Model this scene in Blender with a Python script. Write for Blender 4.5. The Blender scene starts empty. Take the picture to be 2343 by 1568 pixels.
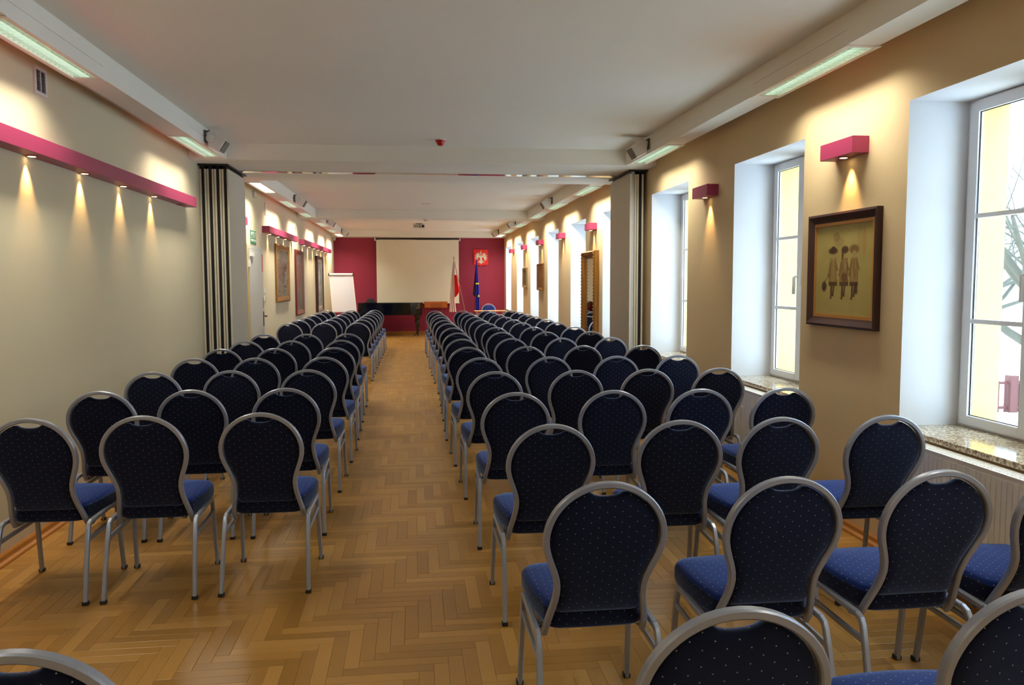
import bpy, bmesh, math, random
from mathutils import Vector, Matrix
random.seed(7)
C = bpy.context.scene.collection
S = bpy.context.scene
PI = math.pi
R = math.radians

# ------------------------------------------------------------------ camera
cam = bpy.data.cameras.new('camera'); camo = bpy.data.objects.new('camera', cam); C.objects.link(camo)
S.camera = camo
cam.sensor_width = 36.0; cam.sensor_fit = 'HORIZONTAL'; cam.lens = 1850.0/2343.0*36.0
cam.clip_start = 0.05; cam.clip_end = 300
YAW, PIT, ROL = R(6.90720), R(4.34735), R(-0.157357)
f_ = Vector((math.sin(YAW)*math.cos(PIT), math.cos(YAW)*math.cos(PIT), -math.sin(PIT)))
r_ = Vector((math.cos(YAW), -math.sin(YAW), 0)); u_ = r_.cross(f_)
rr = r_*math.cos(ROL) + u_*math.sin(ROL); uu = -r_*math.sin(ROL) + u_*math.cos(ROL)
camo.matrix_world = Matrix(((rr.x, uu.x, -f_.x, 0), (rr.y, uu.y, -f_.y, 0), (rr.z, uu.z, -f_.z, 1.57), (0, 0, 0, 1)))
cam.dof.use_dof = True; cam.dof.focus_distance = 3.4; cam.dof.aperture_fstop = 16.0

# ------------------------------------------------------------------ world (even overcast sky)
W = bpy.data.worlds.new('overcast'); S.world = W; W.use_nodes = True
nt = W.node_tree; nt.nodes.clear()
wo = nt.nodes.new('ShaderNodeOutputWorld'); wb = nt.nodes.new('ShaderNodeBackground')
wb.inputs[0].default_value = (0.62, 0.82, 1.0, 1)
nt.links.new(wb.outputs[0], wo.inputs[0])
# standard overcast luminance: L(zenith) * (1 + 2 sin(elevation)) / 3
ZEN = 14.0
tcw = nt.nodes.new('ShaderNodeTexCoord'); sxw = nt.nodes.new('ShaderNodeSeparateXYZ'); nt.links.new(tcw.outputs['Generated'], sxw.inputs[0])
mxw = nt.nodes.new('ShaderNodeMath'); mxw.operation = 'MAXIMUM'; mxw.inputs[1].default_value = 0.0; nt.links.new(sxw.outputs[2], mxw.inputs[0])
maw = nt.nodes.new('ShaderNodeMath'); maw.operation = 'MULTIPLY_ADD'; maw.inputs[1].default_value = ZEN*2/3; maw.inputs[2].default_value = ZEN/3
nt.links.new(mxw.outputs[0], maw.inputs[0]); nt.links.new(maw.outputs[0], wb.inputs[1])

# ------------------------------------------------------------------ exposure
S.view_settings.view_transform = 'Standard'; S.view_settings.look = 'None'
S.view_settings.gamma = 1.0; S.view_settings.use_curve_mapping = False
S.view_settings.exposure = 0.15
try:
    S.cycles.use_denoising = True; S.cycles.adaptive_threshold = 0.02
    S.cycles.sample_clamp_indirect = 6.0
    S.cycles.max_bounces = 10; S.cycles.diffuse_bounces = 6; S.cycles.glossy_bounces = 4
    S.cycles.transparent_max_bounces = 12
    S.cycles.caustics_reflective = False; S.cycles.caustics_refractive = False
except Exception: pass

LAMP_W = 14.5      # one louvred ceiling lamp
SPOT_W = 20.0      # one halogen spot

# room dimensions
XL, XR, Y0, Y1, ZC, ZB = -2.31, 2.71, -2.2, 24.25, 3.02, 2.85

# ------------------------------------------------------------------ materials
MATS = {}
def lin(c):
    return tuple(((v/12.92) if v <= 0.04045 else ((v+0.055)/1.055)**2.4) for v in c)
def mat(name, col, rough=0.5, metal=0.0, spec=0.5, noise=0, nscale=8, bump=0, emit=None, es=0, sheen=0, coat=0, srgb=True):
    if name in MATS: return MATS[name]
    m = bpy.data.materials.new(name); m.use_nodes = True; MATS[name] = m
    n = m.node_tree; b = n.nodes['Principled BSDF']
    c = lin(col) if srgb else col
    b.inputs['Base Color'].default_value = (*c, 1)
    b.inputs['Roughness'].default_value = rough; b.inputs['Metallic'].default_value = metal
    b.inputs['Specular IOR Level'].default_value = spec
    if sheen: b.inputs['Sheen Weight'].default_value = sheen; b.inputs['Sheen Roughness'].default_value = 0.4
    if coat: b.inputs['Coat Weight'].default_value = coat; b.inputs['Coat Roughness'].default_value = 0.05
    if emit:
        b.inputs['Emission Color'].default_value = (*emit, 1); b.inputs['Emission Strength'].default_value = es
    if noise or bump:
        tc = n.nodes.new('ShaderNodeTexCoord'); nz = n.nodes.new('ShaderNodeTexNoise')
        nz.inputs['Scale'].default_value = nscale; nz.inputs['Detail'].default_value = 5
        n.links.new(tc.outputs['Object'], nz.inputs['Vector'])
        if noise:
            mx = n.nodes.new('ShaderNodeMix'); mx.data_type = 'RGBA'
            mx.inputs[6].default_value = (*[v*(1-noise) for v in c], 1); mx.inputs[7].default_value = (*[min(1, v*(1+noise)) for v in c], 1)
            n.links.new(nz.outputs['Fac'], mx.inputs[0]); n.links.new(mx.outputs[2], b.inputs['Base Color'])
        if bump:
            bp = n.nodes.new('ShaderNodeBump'); bp.inputs['Strength'].default_value = bump; bp.inputs['Distance'].default_value = 0.01
            n2 = n.nodes.new('ShaderNodeTexNoise'); n2.inputs['Scale'].default_value = nscale*12; n2.inputs['Detail'].default_value = 3
            n.links.new(tc.outputs['Object'], n2.inputs['Vector'])
            n.links.new(n2.outputs['Fac'], bp.inputs['Height']); n.links.new(bp.outputs[0], b.inputs['Normal'])
    return m

M_wall = mat('cream_plaster', (0.84, 0.79, 0.665), 0.75, noise=0.04, nscale=1.2, bump=0.05)
M_wallr = mat('ochre_plaster', (0.84, 0.75, 0.595), 0.75, noise=0.04, nscale=1.2, bump=0.05)  # same cream paint as opposite, with the unlit side's warm shade tinted in
M_white = mat('white_plaster', (0.83, 0.83, 0.84), 0.75, bump=0.04)
M_ceil = mat('ceiling_plaster', (0.92, 0.91, 0.87), 0.85, noise=0.03, nscale=0.8)
M_burg = mat('burgundy_paint', (0.57, 0.13, 0.245), 0.7, noise=0.04, nscale=2)
M_mag = mat('magenta_lacquer', (0.62, 0.19, 0.35), 0.4)
M_outw = mat('yellow_render', (0.95, 0.80, 0.45), 0.9, noise=0.12, nscale=14, bump=0.6)
M_pvc = mat('white_pvc', (0.90, 0.90, 0.91), 0.3)
M_rad = mat('radiator_enamel', (0.93, 0.92, 0.90), 0.35)
M_alu = mat('satin_aluminium', (0.70, 0.70, 0.72), 0.34, metal=0.85)
M_mirr = mat('polished_metal', (0.85, 0.85, 0.85), 0.06, metal=1)
M_steel = mat('silver_tube', (0.58, 0.61, 0.68), 0.32, metal=0.4)
M_plast = mat('black_rubber', (0.10, 0.10, 0.11), 0.6)
M_black = mat('piano_black', (0.02, 0.02, 0.022), 0.08, coat=0.4)
M_felt = mat('black_felt', (0.05, 0.05, 0.055), 0.9)
M_screen = mat('screen_cloth', (0.90, 0.87, 0.78), 0.9)
M_dark = mat('dark_metal', (0.13, 0.12, 0.11), 0.5)
M_gask = mat('black_gasket', (0.035, 0.035, 0.045), 0.7)
M_panel = mat('partition_laminate', (0.79, 0.76, 0.69), 0.55)
M_rim = mat('partition_rim', (0.80, 0.79, 0.76), 0.4)
M_door = mat('grey_door_paint', (0.72, 0.72, 0.70), 0.5)
M_oak = mat('oak_trim', (0.66, 0.43, 0.17), 0.4, noise=0.25, nscale=5)
M_wood = mat('orange_wood', (0.70, 0.38, 0.14), 0.4, noise=0.2, nscale=6)
M_table = mat('beech_tabletop', (0.80, 0.60, 0.42), 0.4)
M_frd = mat('dark_brown_frame', (0.22, 0.12, 0.11), 0.35, noise=0.2)
M_frg = mat('gilt_frame', (0.60, 0.42, 0.18), 0.35, metal=0.6, noise=0.35, nscale=30)
M_frr = mat('mahogany_frame', (0.42, 0.12, 0.12), 0.35, noise=0.2)
M_gold = mat('gold_slip', (0.72, 0.50, 0.22), 0.4, metal=0.3)
M_paper = mat('flipchart_paper', (0.80, 0.79, 0.82), 0.7)
M_box = mat('white_plastic', (0.85, 0.84, 0.82), 0.4)
M_grille = mat('grey_grille', (0.42, 0.41, 0.39), 0.6)
M_red = mat('red_plastic', (0.72, 0.07, 0.04), 0.35)
M_green = mat('sign_green', (0.10, 0.45, 0.33), 0.4)
M_signw = mat('sign_white', (0.85, 0.9, 0.85), 0.5)
M_shred = mat('shield_red', (0.88, 0.06, 0.05), 0.45)
M_eag = mat('eagle_white', (0.86, 0.82, 0.72), 0.5)
M_fwh = mat('flag_white', (0.88, 0.78, 0.76), 0.8)
M_fred = mat('flag_red', (0.85, 0.08, 0.06), 0.75)
M_fblu = mat('flag_blue', (0.10, 0.12, 0.60), 0.6)
M_fyel = mat('flag_yellow', (0.95, 0.85, 0.10), 0.6)
M_snow = mat('snowy_ground', (0.92, 0.92, 0.94), 0.9)
M_bark = mat('bark', (0.30, 0.29, 0.25), 0.9, noise=0.3)
M_fence = mat('red_brown_fence', (0.34, 0.16, 0.15), 0.7)
M_lens = mat('halogen_lens', (1, 0.9, 0.7), 0.3, emit=(1.0, 0.72, 0.34), es=12)
M_lensoff = mat('spot_rim', (0.55, 0.20, 0.15), 0.3, metal=0.6)
M_tube = mat('fluorescent_tube', (0.9, 1.0, 0.92), 0.3, emit=(0.86, 1.0, 0.90), es=3.6)
M_opal = mat('opal_panel', (1, 1, 1), 0.4, emit=(1.0, 0.98, 0.90), es=1.8)
M_louv = mat('louvre_aluminium', (0.85, 0.90, 0.87), 0.35, metal=0.3)
M_mirror = mat('mirror_glass', (0.86, 0.88, 0.87), 0.02, metal=1)

# glass pane: thin, mostly transparent, reflecting by angle
def glass_mat():
    m = bpy.data.materials.new('window_glass'); m.use_nodes = True; n = m.node_tree; n.nodes.clear()
    o = n.nodes.new('ShaderNodeOutputMaterial'); t = n.nodes.new('ShaderNodeBsdfTransparent'); g = n.nodes.new('ShaderNodeBsdfGlossy')
    g.inputs['Roughness'].default_value = 0.0; t.inputs[0].default_value = (0.94, 0.96, 0.95, 1)
    ge = n.nodes.new('ShaderNodeNewGeometry'); dt = n.nodes.new('ShaderNodeVectorMath'); dt.operation = 'DOT_PRODUCT'
    n.links.new(ge.outputs['Incoming'], dt.inputs[0]); n.links.new(ge.outputs['Normal'], dt.inputs[1])
    def mth(op, x, y=None, z=None):
        q = n.nodes.new('ShaderNodeMath'); q.operation = op
        for i, v in enumerate((x, y, z)):
            if v is None: continue
            if isinstance(v, (int, float)): q.inputs[i].default_value = v
            else: n.links.new(v, q.inputs[i])
        return q.outputs[0]
    sch = mth('MULTIPLY_ADD', mth('POWER', mth('SUBTRACT', 1.0, mth('ABSOLUTE', dt.outputs['Value'])), 5.0), 0.55, 0.04)
    mx = n.nodes.new('ShaderNodeMixShader')
    n.links.new(sch, mx.inputs[0]); n.links.new(t.outputs[0], mx.inputs[1]); n.links.new(g.outputs[0], mx.inputs[2])
    n.links.new(mx.outputs[0], o.inputs[0]); return m
M_glass = glass_mat()

def granite():
    m = mat('granite', (0.70, 0.64, 0.55), 0.12); n = m.node_tree; b = n.nodes['Principled BSDF']
    tc = n.nodes.new('ShaderNodeTexCoord'); v = n.nodes.new('ShaderNodeTexVoronoi'); v.inputs['Scale'].default_value = 95
    nz = n.nodes.new('ShaderNodeTexNoise'); nz.inputs['Scale'].default_value = 60; nz.inputs['Detail'].default_value = 6
    cr = n.nodes.new('ShaderNodeValToRGB'); e = cr.color_ramp.elements
    e[0].position = 0.36; e[0].color = (*lin((0.47, 0.40, 0.32)), 1); e[1].position = 0.62; e[1].color = (*lin((0.80, 0.74, 0.64)), 1)
    el = e.new(0.48); el.color = (*lin((0.66, 0.57, 0.46)), 1)
    mx = n.nodes.new('ShaderNodeMath'); mx.operation = 'MULTIPLY_ADD'; mx.inputs[1].default_value = 0.35
    n.links.new(tc.outputs['Object'], v.inputs['Vector']); n.links.new(tc.outputs['Object'], nz.inputs['Vector'])
    sp = n.nodes.new('ShaderNodeSeparateColor'); n.links.new(v.outputs['Color'], sp.inputs[0])
    sb = n.nodes.new('ShaderNodeMath'); sb.operation = 'SUBTRACT'; sb.inputs[1].default_value = 0.17
    n.links.new(nz.outputs['Fac'], sb.inputs[0]); n.links.new(sp.outputs[0], mx.inputs[0]); n.links.new(sb.outputs[0], mx.inputs[2])
    n.links.new(mx.outputs[0], cr.inputs[0]); n.links.new(cr.outputs[0], b.inputs['Base Color'])
    return m
M_gran = granite()

def fabric(name, base, dot=0.68, sheen=0.7):
    """velvety upholstery with small pale pin dots woven in a staggered grid (UV in metres)"""
    m = mat(name, base, 0.9, sheen=sheen, spec=0.2); n = m.node_tree; b = n.nodes['Principled BSDF']
    b.inputs['Sheen Tint'].default_value = (0.35, 0.5, 0.95, 1)
    uv = n.nodes.new('ShaderNodeUVMap'); uv.uv_map = 'uv'
    sx = n.nodes.new('ShaderNodeSeparateXYZ'); n.links.new(uv.outputs[0], sx.inputs[0])
    def mth(op, a, bb=None, c=None):
        q = n.nodes.new('ShaderNodeMath'); q.operation = op
        for i, v in enumerate((a, bb, c)):
            if v is None: continue
            if isinstance(v, (int, float)): q.inputs[i].default_value = v
            else: n.links.new(v, q.inputs[i])
        return q.outputs[0]
    U = mth('DIVIDE', sx.outputs[0], 0.0508); V = mth('DIVIDE', sx.outputs[1], 0.036)
    ds = []
    for k in (0, 1):
        a = mth('SUBTRACT', mth('FRACT', mth('ADD', U, 0.5*k+40)), 0.5)
        c = mth('SUBTRACT', mth('FRACT', mth('ADD', V, 0.5*k+40)), 0.5)
        a = mth('MULTIPLY', a, 0.0508); c = mth('MULTIPLY', c, 0.036)
        ds.append(mth('SQRT', mth('ADD', mth('MULTIPLY', a, a), mth('MULTIPLY', c, c))))
    d = mth('LESS_THAN', mth('MINIMUM', ds[0], ds[1]), 0.0014)
    tc = n.nodes.new('ShaderNodeTexCoord'); nz = n.nodes.new('ShaderNodeTexNoise'); nz.inputs['Scale'].default_value = 14; nz.inputs['Detail'].default_value = 4
    n.links.new(tc.outputs['Object'], nz.inputs['Vector'])
    c = lin(base)
    m1 = n.nodes.new('ShaderNodeMix'); m1.data_type = 'RGBA'
    m1.inputs[6].default_value = (*[v*0.8 for v in c], 1); m1.inputs[7].default_value = (*[v*1.2 for v in c], 1)
    n.links.new(nz.outputs['Fac'], m1.inputs[0])
    m2 = n.nodes.new('ShaderNodeMix'); m2.data_type = 'RGBA'; m2.inputs[7].default_value = (*lin((dot, dot, dot*0.95)), 1)
    n.links.new(d, m2.inputs[0]); n.links.new(m1.outputs[2], m2.inputs[6]); n.links.new(m2.outputs[2], b.inputs['Base Color'])
    return m
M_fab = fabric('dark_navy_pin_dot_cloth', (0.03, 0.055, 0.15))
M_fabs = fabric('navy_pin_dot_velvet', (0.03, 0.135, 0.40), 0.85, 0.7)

def parquet_mat():
    m = mat('oak_parquet', (0.60, 0.41, 0.19), 0.28, spec=0.5); n = m.node_tree; b = n.nodes['Principled BSDF']
    at = n.nodes.new('ShaderNodeAttribute'); at.attribute_name = 'tone'
    sp = n.nodes.new('ShaderNodeSeparateColor'); n.links.new(at.outputs['Color'], sp.inputs[0])
    uv = n.nodes.new('ShaderNodeUVMap'); uv.uv_map = 'uv'
    mp = n.nodes.new('ShaderNodeMapping'); mp.inputs['Scale'].default_value = (2.2, 26, 1)
    n.links.new(uv.outputs[0], mp.inputs[0])
    nz = n.nodes.new('ShaderNodeTexNoise'); nz.inputs['Scale'].default_value = 3.0; nz.inputs['Detail'].default_value = 6; nz.inputs['Distortion'].default_value = 0.6
    n.links.new(mp.outputs[0], nz.inputs['Vector'])
    cr = n.nodes.new('ShaderNodeValToRGB'); e = cr.color_ramp.elements
    e[0].position = 0.0; e[0].color = (*lin((0.525, 0.375, 0.17)), 1); e[1].position = 1.0; e[1].color = (*lin((0.735, 0.565, 0.31)), 1)
    e.new(0.5).color = (*lin((0.645, 0.475, 0.235)), 1)
    a = n.nodes.new('ShaderNodeMath'); a.operation = 'MULTIPLY_ADD'; a.inputs[1].default_value = 0.9; a.inputs[2].default_value = -0.25
    n.links.new(nz.outputs['Fac'], a.inputs[0])
    a2 = n.nodes.new('ShaderNodeMath'); a2.operation = 'MULTIPLY_ADD'; a2.inputs[1].default_value = 0.58
    n.links.new(sp.outputs[0], a2.inputs[0]); n.links.new(a.outputs[0], a2.inputs[2])
    n.links.new(a2.outputs[0], cr.inputs[0]); n.links.new(cr.outputs[0], b.inputs['Base Color'])
    r2 = n.nodes.new('ShaderNodeMath'); r2.operation = 'MULTIPLY_ADD'; r2.inputs[1].default_value = 0.12; r2.inputs[2].default_value = 0.24
    n.links.new(nz.outputs['Fac'], r2.inputs[0]); n.links.new(r2.outputs[0], b.inputs['Roughness'])
    return m
M_parq = parquet_mat()

def paint_mat():
    m = mat('oil_paint', (0.5, 0.5, 0.5), 0.5, spec=0.3); n = m.node_tree; b = n.nodes['Principled BSDF']
    at = n.nodes.new('ShaderNodeAttribute'); at.attribute_name = 'paint'
    n.links.new(at.outputs['Color'], b.inputs['Base Color']); return m
M_paint = paint_mat()

# ------------------------------------------------------------------ mesh helpers
class MB:
    def __init__(s): s.v = []; s.f = []; s.mi = []; s.sm = []
    def add(s, vs, fs, mi=0, smooth=False):
        o = len(s.v); s.v += [tuple(p) for p in vs]
        for k, f in enumerate(fs):
            s.f.append(tuple(i+o for i in f)); s.mi.append(mi[k] if isinstance(mi, (list, tuple)) else mi); s.sm.append(smooth)
        return s
    def box(s, x0, x1, y0, y1, z0, z1, mi=0):
        # faces: -z +z -y +x +y -x
        vs = [(x0,y0,z0),(x1,y0,z0),(x1,y1,z0),(x0,y1,z0),(x0,y0,z1),(x1,y0,z1),(x1,y1,z1),(x0,y1,z1)]
        return s.add(vs, [(0,3,2,1),(4,5,6,7),(0,1,5,4),(1,2,6,5),(2,3,7,6),(3,0,4,7)], mi)
    def prism(s, pts, z0, z1, mi=0, axis='z'):
        n = len(pts)
        def P(a, b, c):
            return (a, b, c) if axis == 'z' else ((a, c, b) if axis == 'y' else (c, a, b))
        vs = [P(x, y, z0) for x, y in pts] + [P(x, y, z1) for x, y in pts]
        fs = [tuple(range(n))[::-1], tuple(range(n, 2*n))] + [(i, (i+1) % n, (i+1) % n+n, i+n) for i in range(n)]
        return s.add(vs, fs, mi)
    def tube(s, pts, w, d=None, seg=8, mi=0, closed=False, ref=None, square=False, cap=True, radii=None):
        """sweep an ellipse/rounded square (w across, d along ref) over pts"""
        d = d or w; pts = [Vector(p) for p in pts]; n = len(pts); rings = []
        for i, p in enumerate(pts):
            a = pts[(i-1) % n] if (closed or i > 0) else p; b = pts[(i+1) % n] if (closed or i < n-1) else p
            t = (b-a).normalized()
            rf = Vector(ref) if ref else (Vector((0, 0, 1)) if abs(t.z) < 0.9 else Vector((0, 1, 0)))
            sd = t.cross(rf).normalized(); up = sd.cross(t).normalized()
            k = radii[i] if radii else 1.0
            ring = []
            for j in range(seg):
                an = 2*PI*(j+0.5)/seg; ca, sa = math.cos(an), math.sin(an)
                if square:
                    ca = max(-1, min(1, ca*1.05/0.924)); sa = max(-1, min(1, sa*1.05/0.924)); ca = math.copysign(1.0, ca) if abs(ca) > 0.9 else math.copysign(0.66, ca); sa = math.copysign(1.0, sa) if abs(sa) > 0.9 else math.copysign(0.66, sa)
                ring.append(p + sd*ca*w/2*k + up*sa*d/2*k)
            rings.append(ring)
        vs = [q for r in rings for q in r]; fs = []
        for i in range(n if closed else n-1):
            for j in range(seg):
                a = i*seg+j; b = i*seg+(j+1) % seg; c = ((i+1) % n)*seg+(j+1) % seg; e = ((i+1) % n)*seg+j
                fs.append((a, b, c, e))
        s.add(vs, fs, mi, True)
        if cap and not closed:
            s.add(rings[0], [tuple(range(seg))[::-1]], mi); s.add(rings[-1], [tuple(range(seg))], mi)
        return s
    def lathe(s, prof, c=(0, 0, 0), seg=20, mi=0, axis='z'):
        vs = []; fs = []
        for r, z in prof:
            for j in range(seg):
                a = 2*PI*j/seg; x, y = r*math.cos(a), r*math.sin(a)
                vs.append((c[0]+x, c[1]+y, c[2]+z) if axis == 'z' else (c[0]+z, c[1]+x, c[2]+y) if axis == 'x' else (c[0]+x, c[1]+z, c[2]+y))
        for i in range(len(prof)-1):
            for j in range(seg): fs.append((i*seg+j, i*seg+(j+1) % seg, (i+1)*seg+(j+1) % seg, (i+1)*seg+j))
        fs.append(tuple(range(seg))[::-1]); fs.append(tuple(range((len(prof)-1)*seg, len(prof)*seg)))
        return s.add(vs, fs, mi, True)
    def build(s, name, mats, parent=None, uvbox=False, bevel=0, loc=None, weld=False, sharp=False):
        me = bpy.data.meshes.new(name); me.from_pydata(s.v, [], s.f)
        if not isinstance(mats, (list, tuple)): mats = [mats]
        for m in mats: me.materials.append(m)
        for p, mi, sm in zip(me.polygons, s.mi, s.sm): p.material_index = mi; p.use_smooth = sm
        bm = bmesh.new(); bm.from_mesh(me)
        if bevel or weld: bmesh.ops.remove_doubles(bm, verts=bm.verts, dist=1e-5)
        bmesh.ops.recalc_face_normals(bm, faces=bm.faces)
        if bevel:
            bmesh.ops.bevel(bm, geom=[e for e in bm.edges if len(e.link_faces) == 2 and e.calc_face_angle(0) > 0.6], offset=bevel, segments=2, profile=0.5, affect='EDGES')
        bm.to_mesh(me); bm.free()
        if sharp: me.set_sharp_from_angle(angle=R(30))
        if uvbox:
            ul = me.uv_layers.new(name='uv')
            for p in me.polygons:
                nx, ny, nz = (abs(c) for c in p.normal)
                for li in p.loop_indices:
                    v = me.vertices[me.loops[li].vertex_index].co
                    ul.data[li].uv = (v.x, v.y) if nz > max(nx, ny) else ((v.x, v.z) if ny >= nx else (v.y, v.z))
        o = bpy.data.objects.new(name, me); C.objects.link(o)
        if parent: o.parent = parent
        if loc: o.location = loc
        return o
def tag(o, label, cat, group=None):
    o['label'] = label; o['category'] = cat
    if group: o['group'] = group
    return o
def thing(name, label, cat, loc=(0, 0, 0), rz=0, group=None):
    o = bpy.data.objects.new(name, None); C.objects.link(o); o.empty_display_size = 0.1
    o.location = loc; o.rotation_euler = (0, 0, rz); return tag(o, label, cat, group)
def struct(o): o['kind'] = 'structure'; return o
def kids(o): return [c for c in bpy.data.objects if c.parent is o]
def copy_tree(o, tree, parent=None):
    c = o.copy(); C.objects.link(c)
    if parent: c.parent = parent
    for k in tree.get(o.name, ()): copy_tree(k, tree, c)
    return c
def tree_of(root):
    t = {}
    def rec(o):
        ks = kids(o); t[o.name] = ks
        for k in ks: rec(k)
    rec(root); return t
def B(*a): return MB().box(*a)

# ------------------------------------------------------------------ windows layout
WIN_FAR = [4.22, 6.66, 9.06, 11.47, 13.87, 16.30, 18.75, 21.25, 23.78]      # far jamb of each opening
WIN = [(1.80-1.24, 1.80), (-1.86, -0.62)] + [(y-1.24, y) for y in WIN_FAR]
ZS, ZH = 0.75, 2.55
XO, XE = 3.085, 3.31       # inside / outside of the yellow outer skin

# walls
def right_wall():
    m = MB(); e = MB()
    ys = sorted(WIN); prev = Y0
    cuts = []
    for a, b in ys: cuts.append((prev, a)); prev = b
    cuts.append((prev, Y1))
    for a, b in cuts:
        m.box(XR, XO, a, b, 0, ZC+0.1, [1, 0, 1, 1, 1, 0]); e.box(XO, XE, a, b, -1.3, ZC+0.3)
    for a, b in ys:
        m.box(XR, XO, a, b, 0, ZS-0.03, 0); m.box(XR, XO, a, b, ZH, ZC+0.1, [1, 0, 1, 1, 1, 0])
        e.box(XO, XE, a, b, -1.3, ZS-0.05); e.box(XO, XE, a, b, ZH, ZC+0.3)
    struct(m.build('wall_right', [M_wallr, M_white])); struct(e.build('wall_outside', M_outw))
right_wall()
struct(B(XL-0.15, XL, Y0, Y1, 0, ZC+0.1).build('wall_left', M_wall))
struct(B(XL-0.15, XR+0.43, Y1, Y1+0.15, 0, ZC+0.1).build('wall_far', M_burg))
struct(B(XL-0.15, XR+0.43, Y0-0.15, Y0, 0, ZC+0.1).build('wall_near', M_wall))
struct(B(XL-0.15, XE, Y0, Y1+0.15, ZC, ZC+0.2).build('ceiling', M_ceil))
# ceiling beams
for a, b in ((8.9, 10.68), (16.7, 17.3), (23.6, Y1)):
    struct(B(XL, XR, a, b, ZB, ZC).build('trim_1', M_ceil))
# lamp positions along the soffits
LAMPS = [(-1.6, -0.36), (1.1, 2.34), (4.26, 5.50), (7.50, 8.74), (10.87, 12.11), (13.25, 14.49), (15.58, 16.62), (18.10, 19.34), (20.45, 21.69), (22.32, 23.52)]
LSEG = [(Y0, 8.9), (10.68, 16.7), (17.3, 23.6)]
for side, xa, xb in (('left', -2.115, -1.93), ('right', 2.36, 2.545)):
    m = MB()
    for a, b in LSEG:
        m.box(xa, xb, a, b, 2.93, ZC)
        p = a
        for la, lb in [l for l in LAMPS if a <= l[0] < b]:
            m.box(xa, xb, p, la, ZB, 2.93); p = lb
        m.box(xa, xb, p, b, ZB, 2.93)
        if side == 'left': m.box(XL, xa, a, b, 2.95, ZC)
        else: m.box(xb, XR, a, b, 2.95, ZC)
    struct(m.build('trim_2' if side == 'left' else 'trim_3', M_ceil))
# baseboards
def bboard(name, pts):
    # pts: list of (a, b) runs along y for side walls
    m = MB()
    for x, sgn, a, b in pts:
        m.prism([(x, 0.0), (x+sgn*0.045, 0.0), (x+sgn*0.045, 0.006), (x+sgn*0.040, 0.014), (x+sgn*0.026, 0.020), (x+sgn*0.022, 0.024), (x+sgn*0.018, 0.045), (x+sgn*0.008, 0.055), (x, 0.055)], a, b, axis='y')
    return struct(m.build(name, M_oak))
bboard('baseboard_left', [(XL, 1, Y0, 11.62), (XL, 1, 12.83, Y1)])
bboard('baseboard_right', [(XR, -1, Y0, Y1)])
struct(B(XL, XR, Y1-0.02, Y1, 0, 0.09).build('baseboard_far', M_oak))

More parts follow.
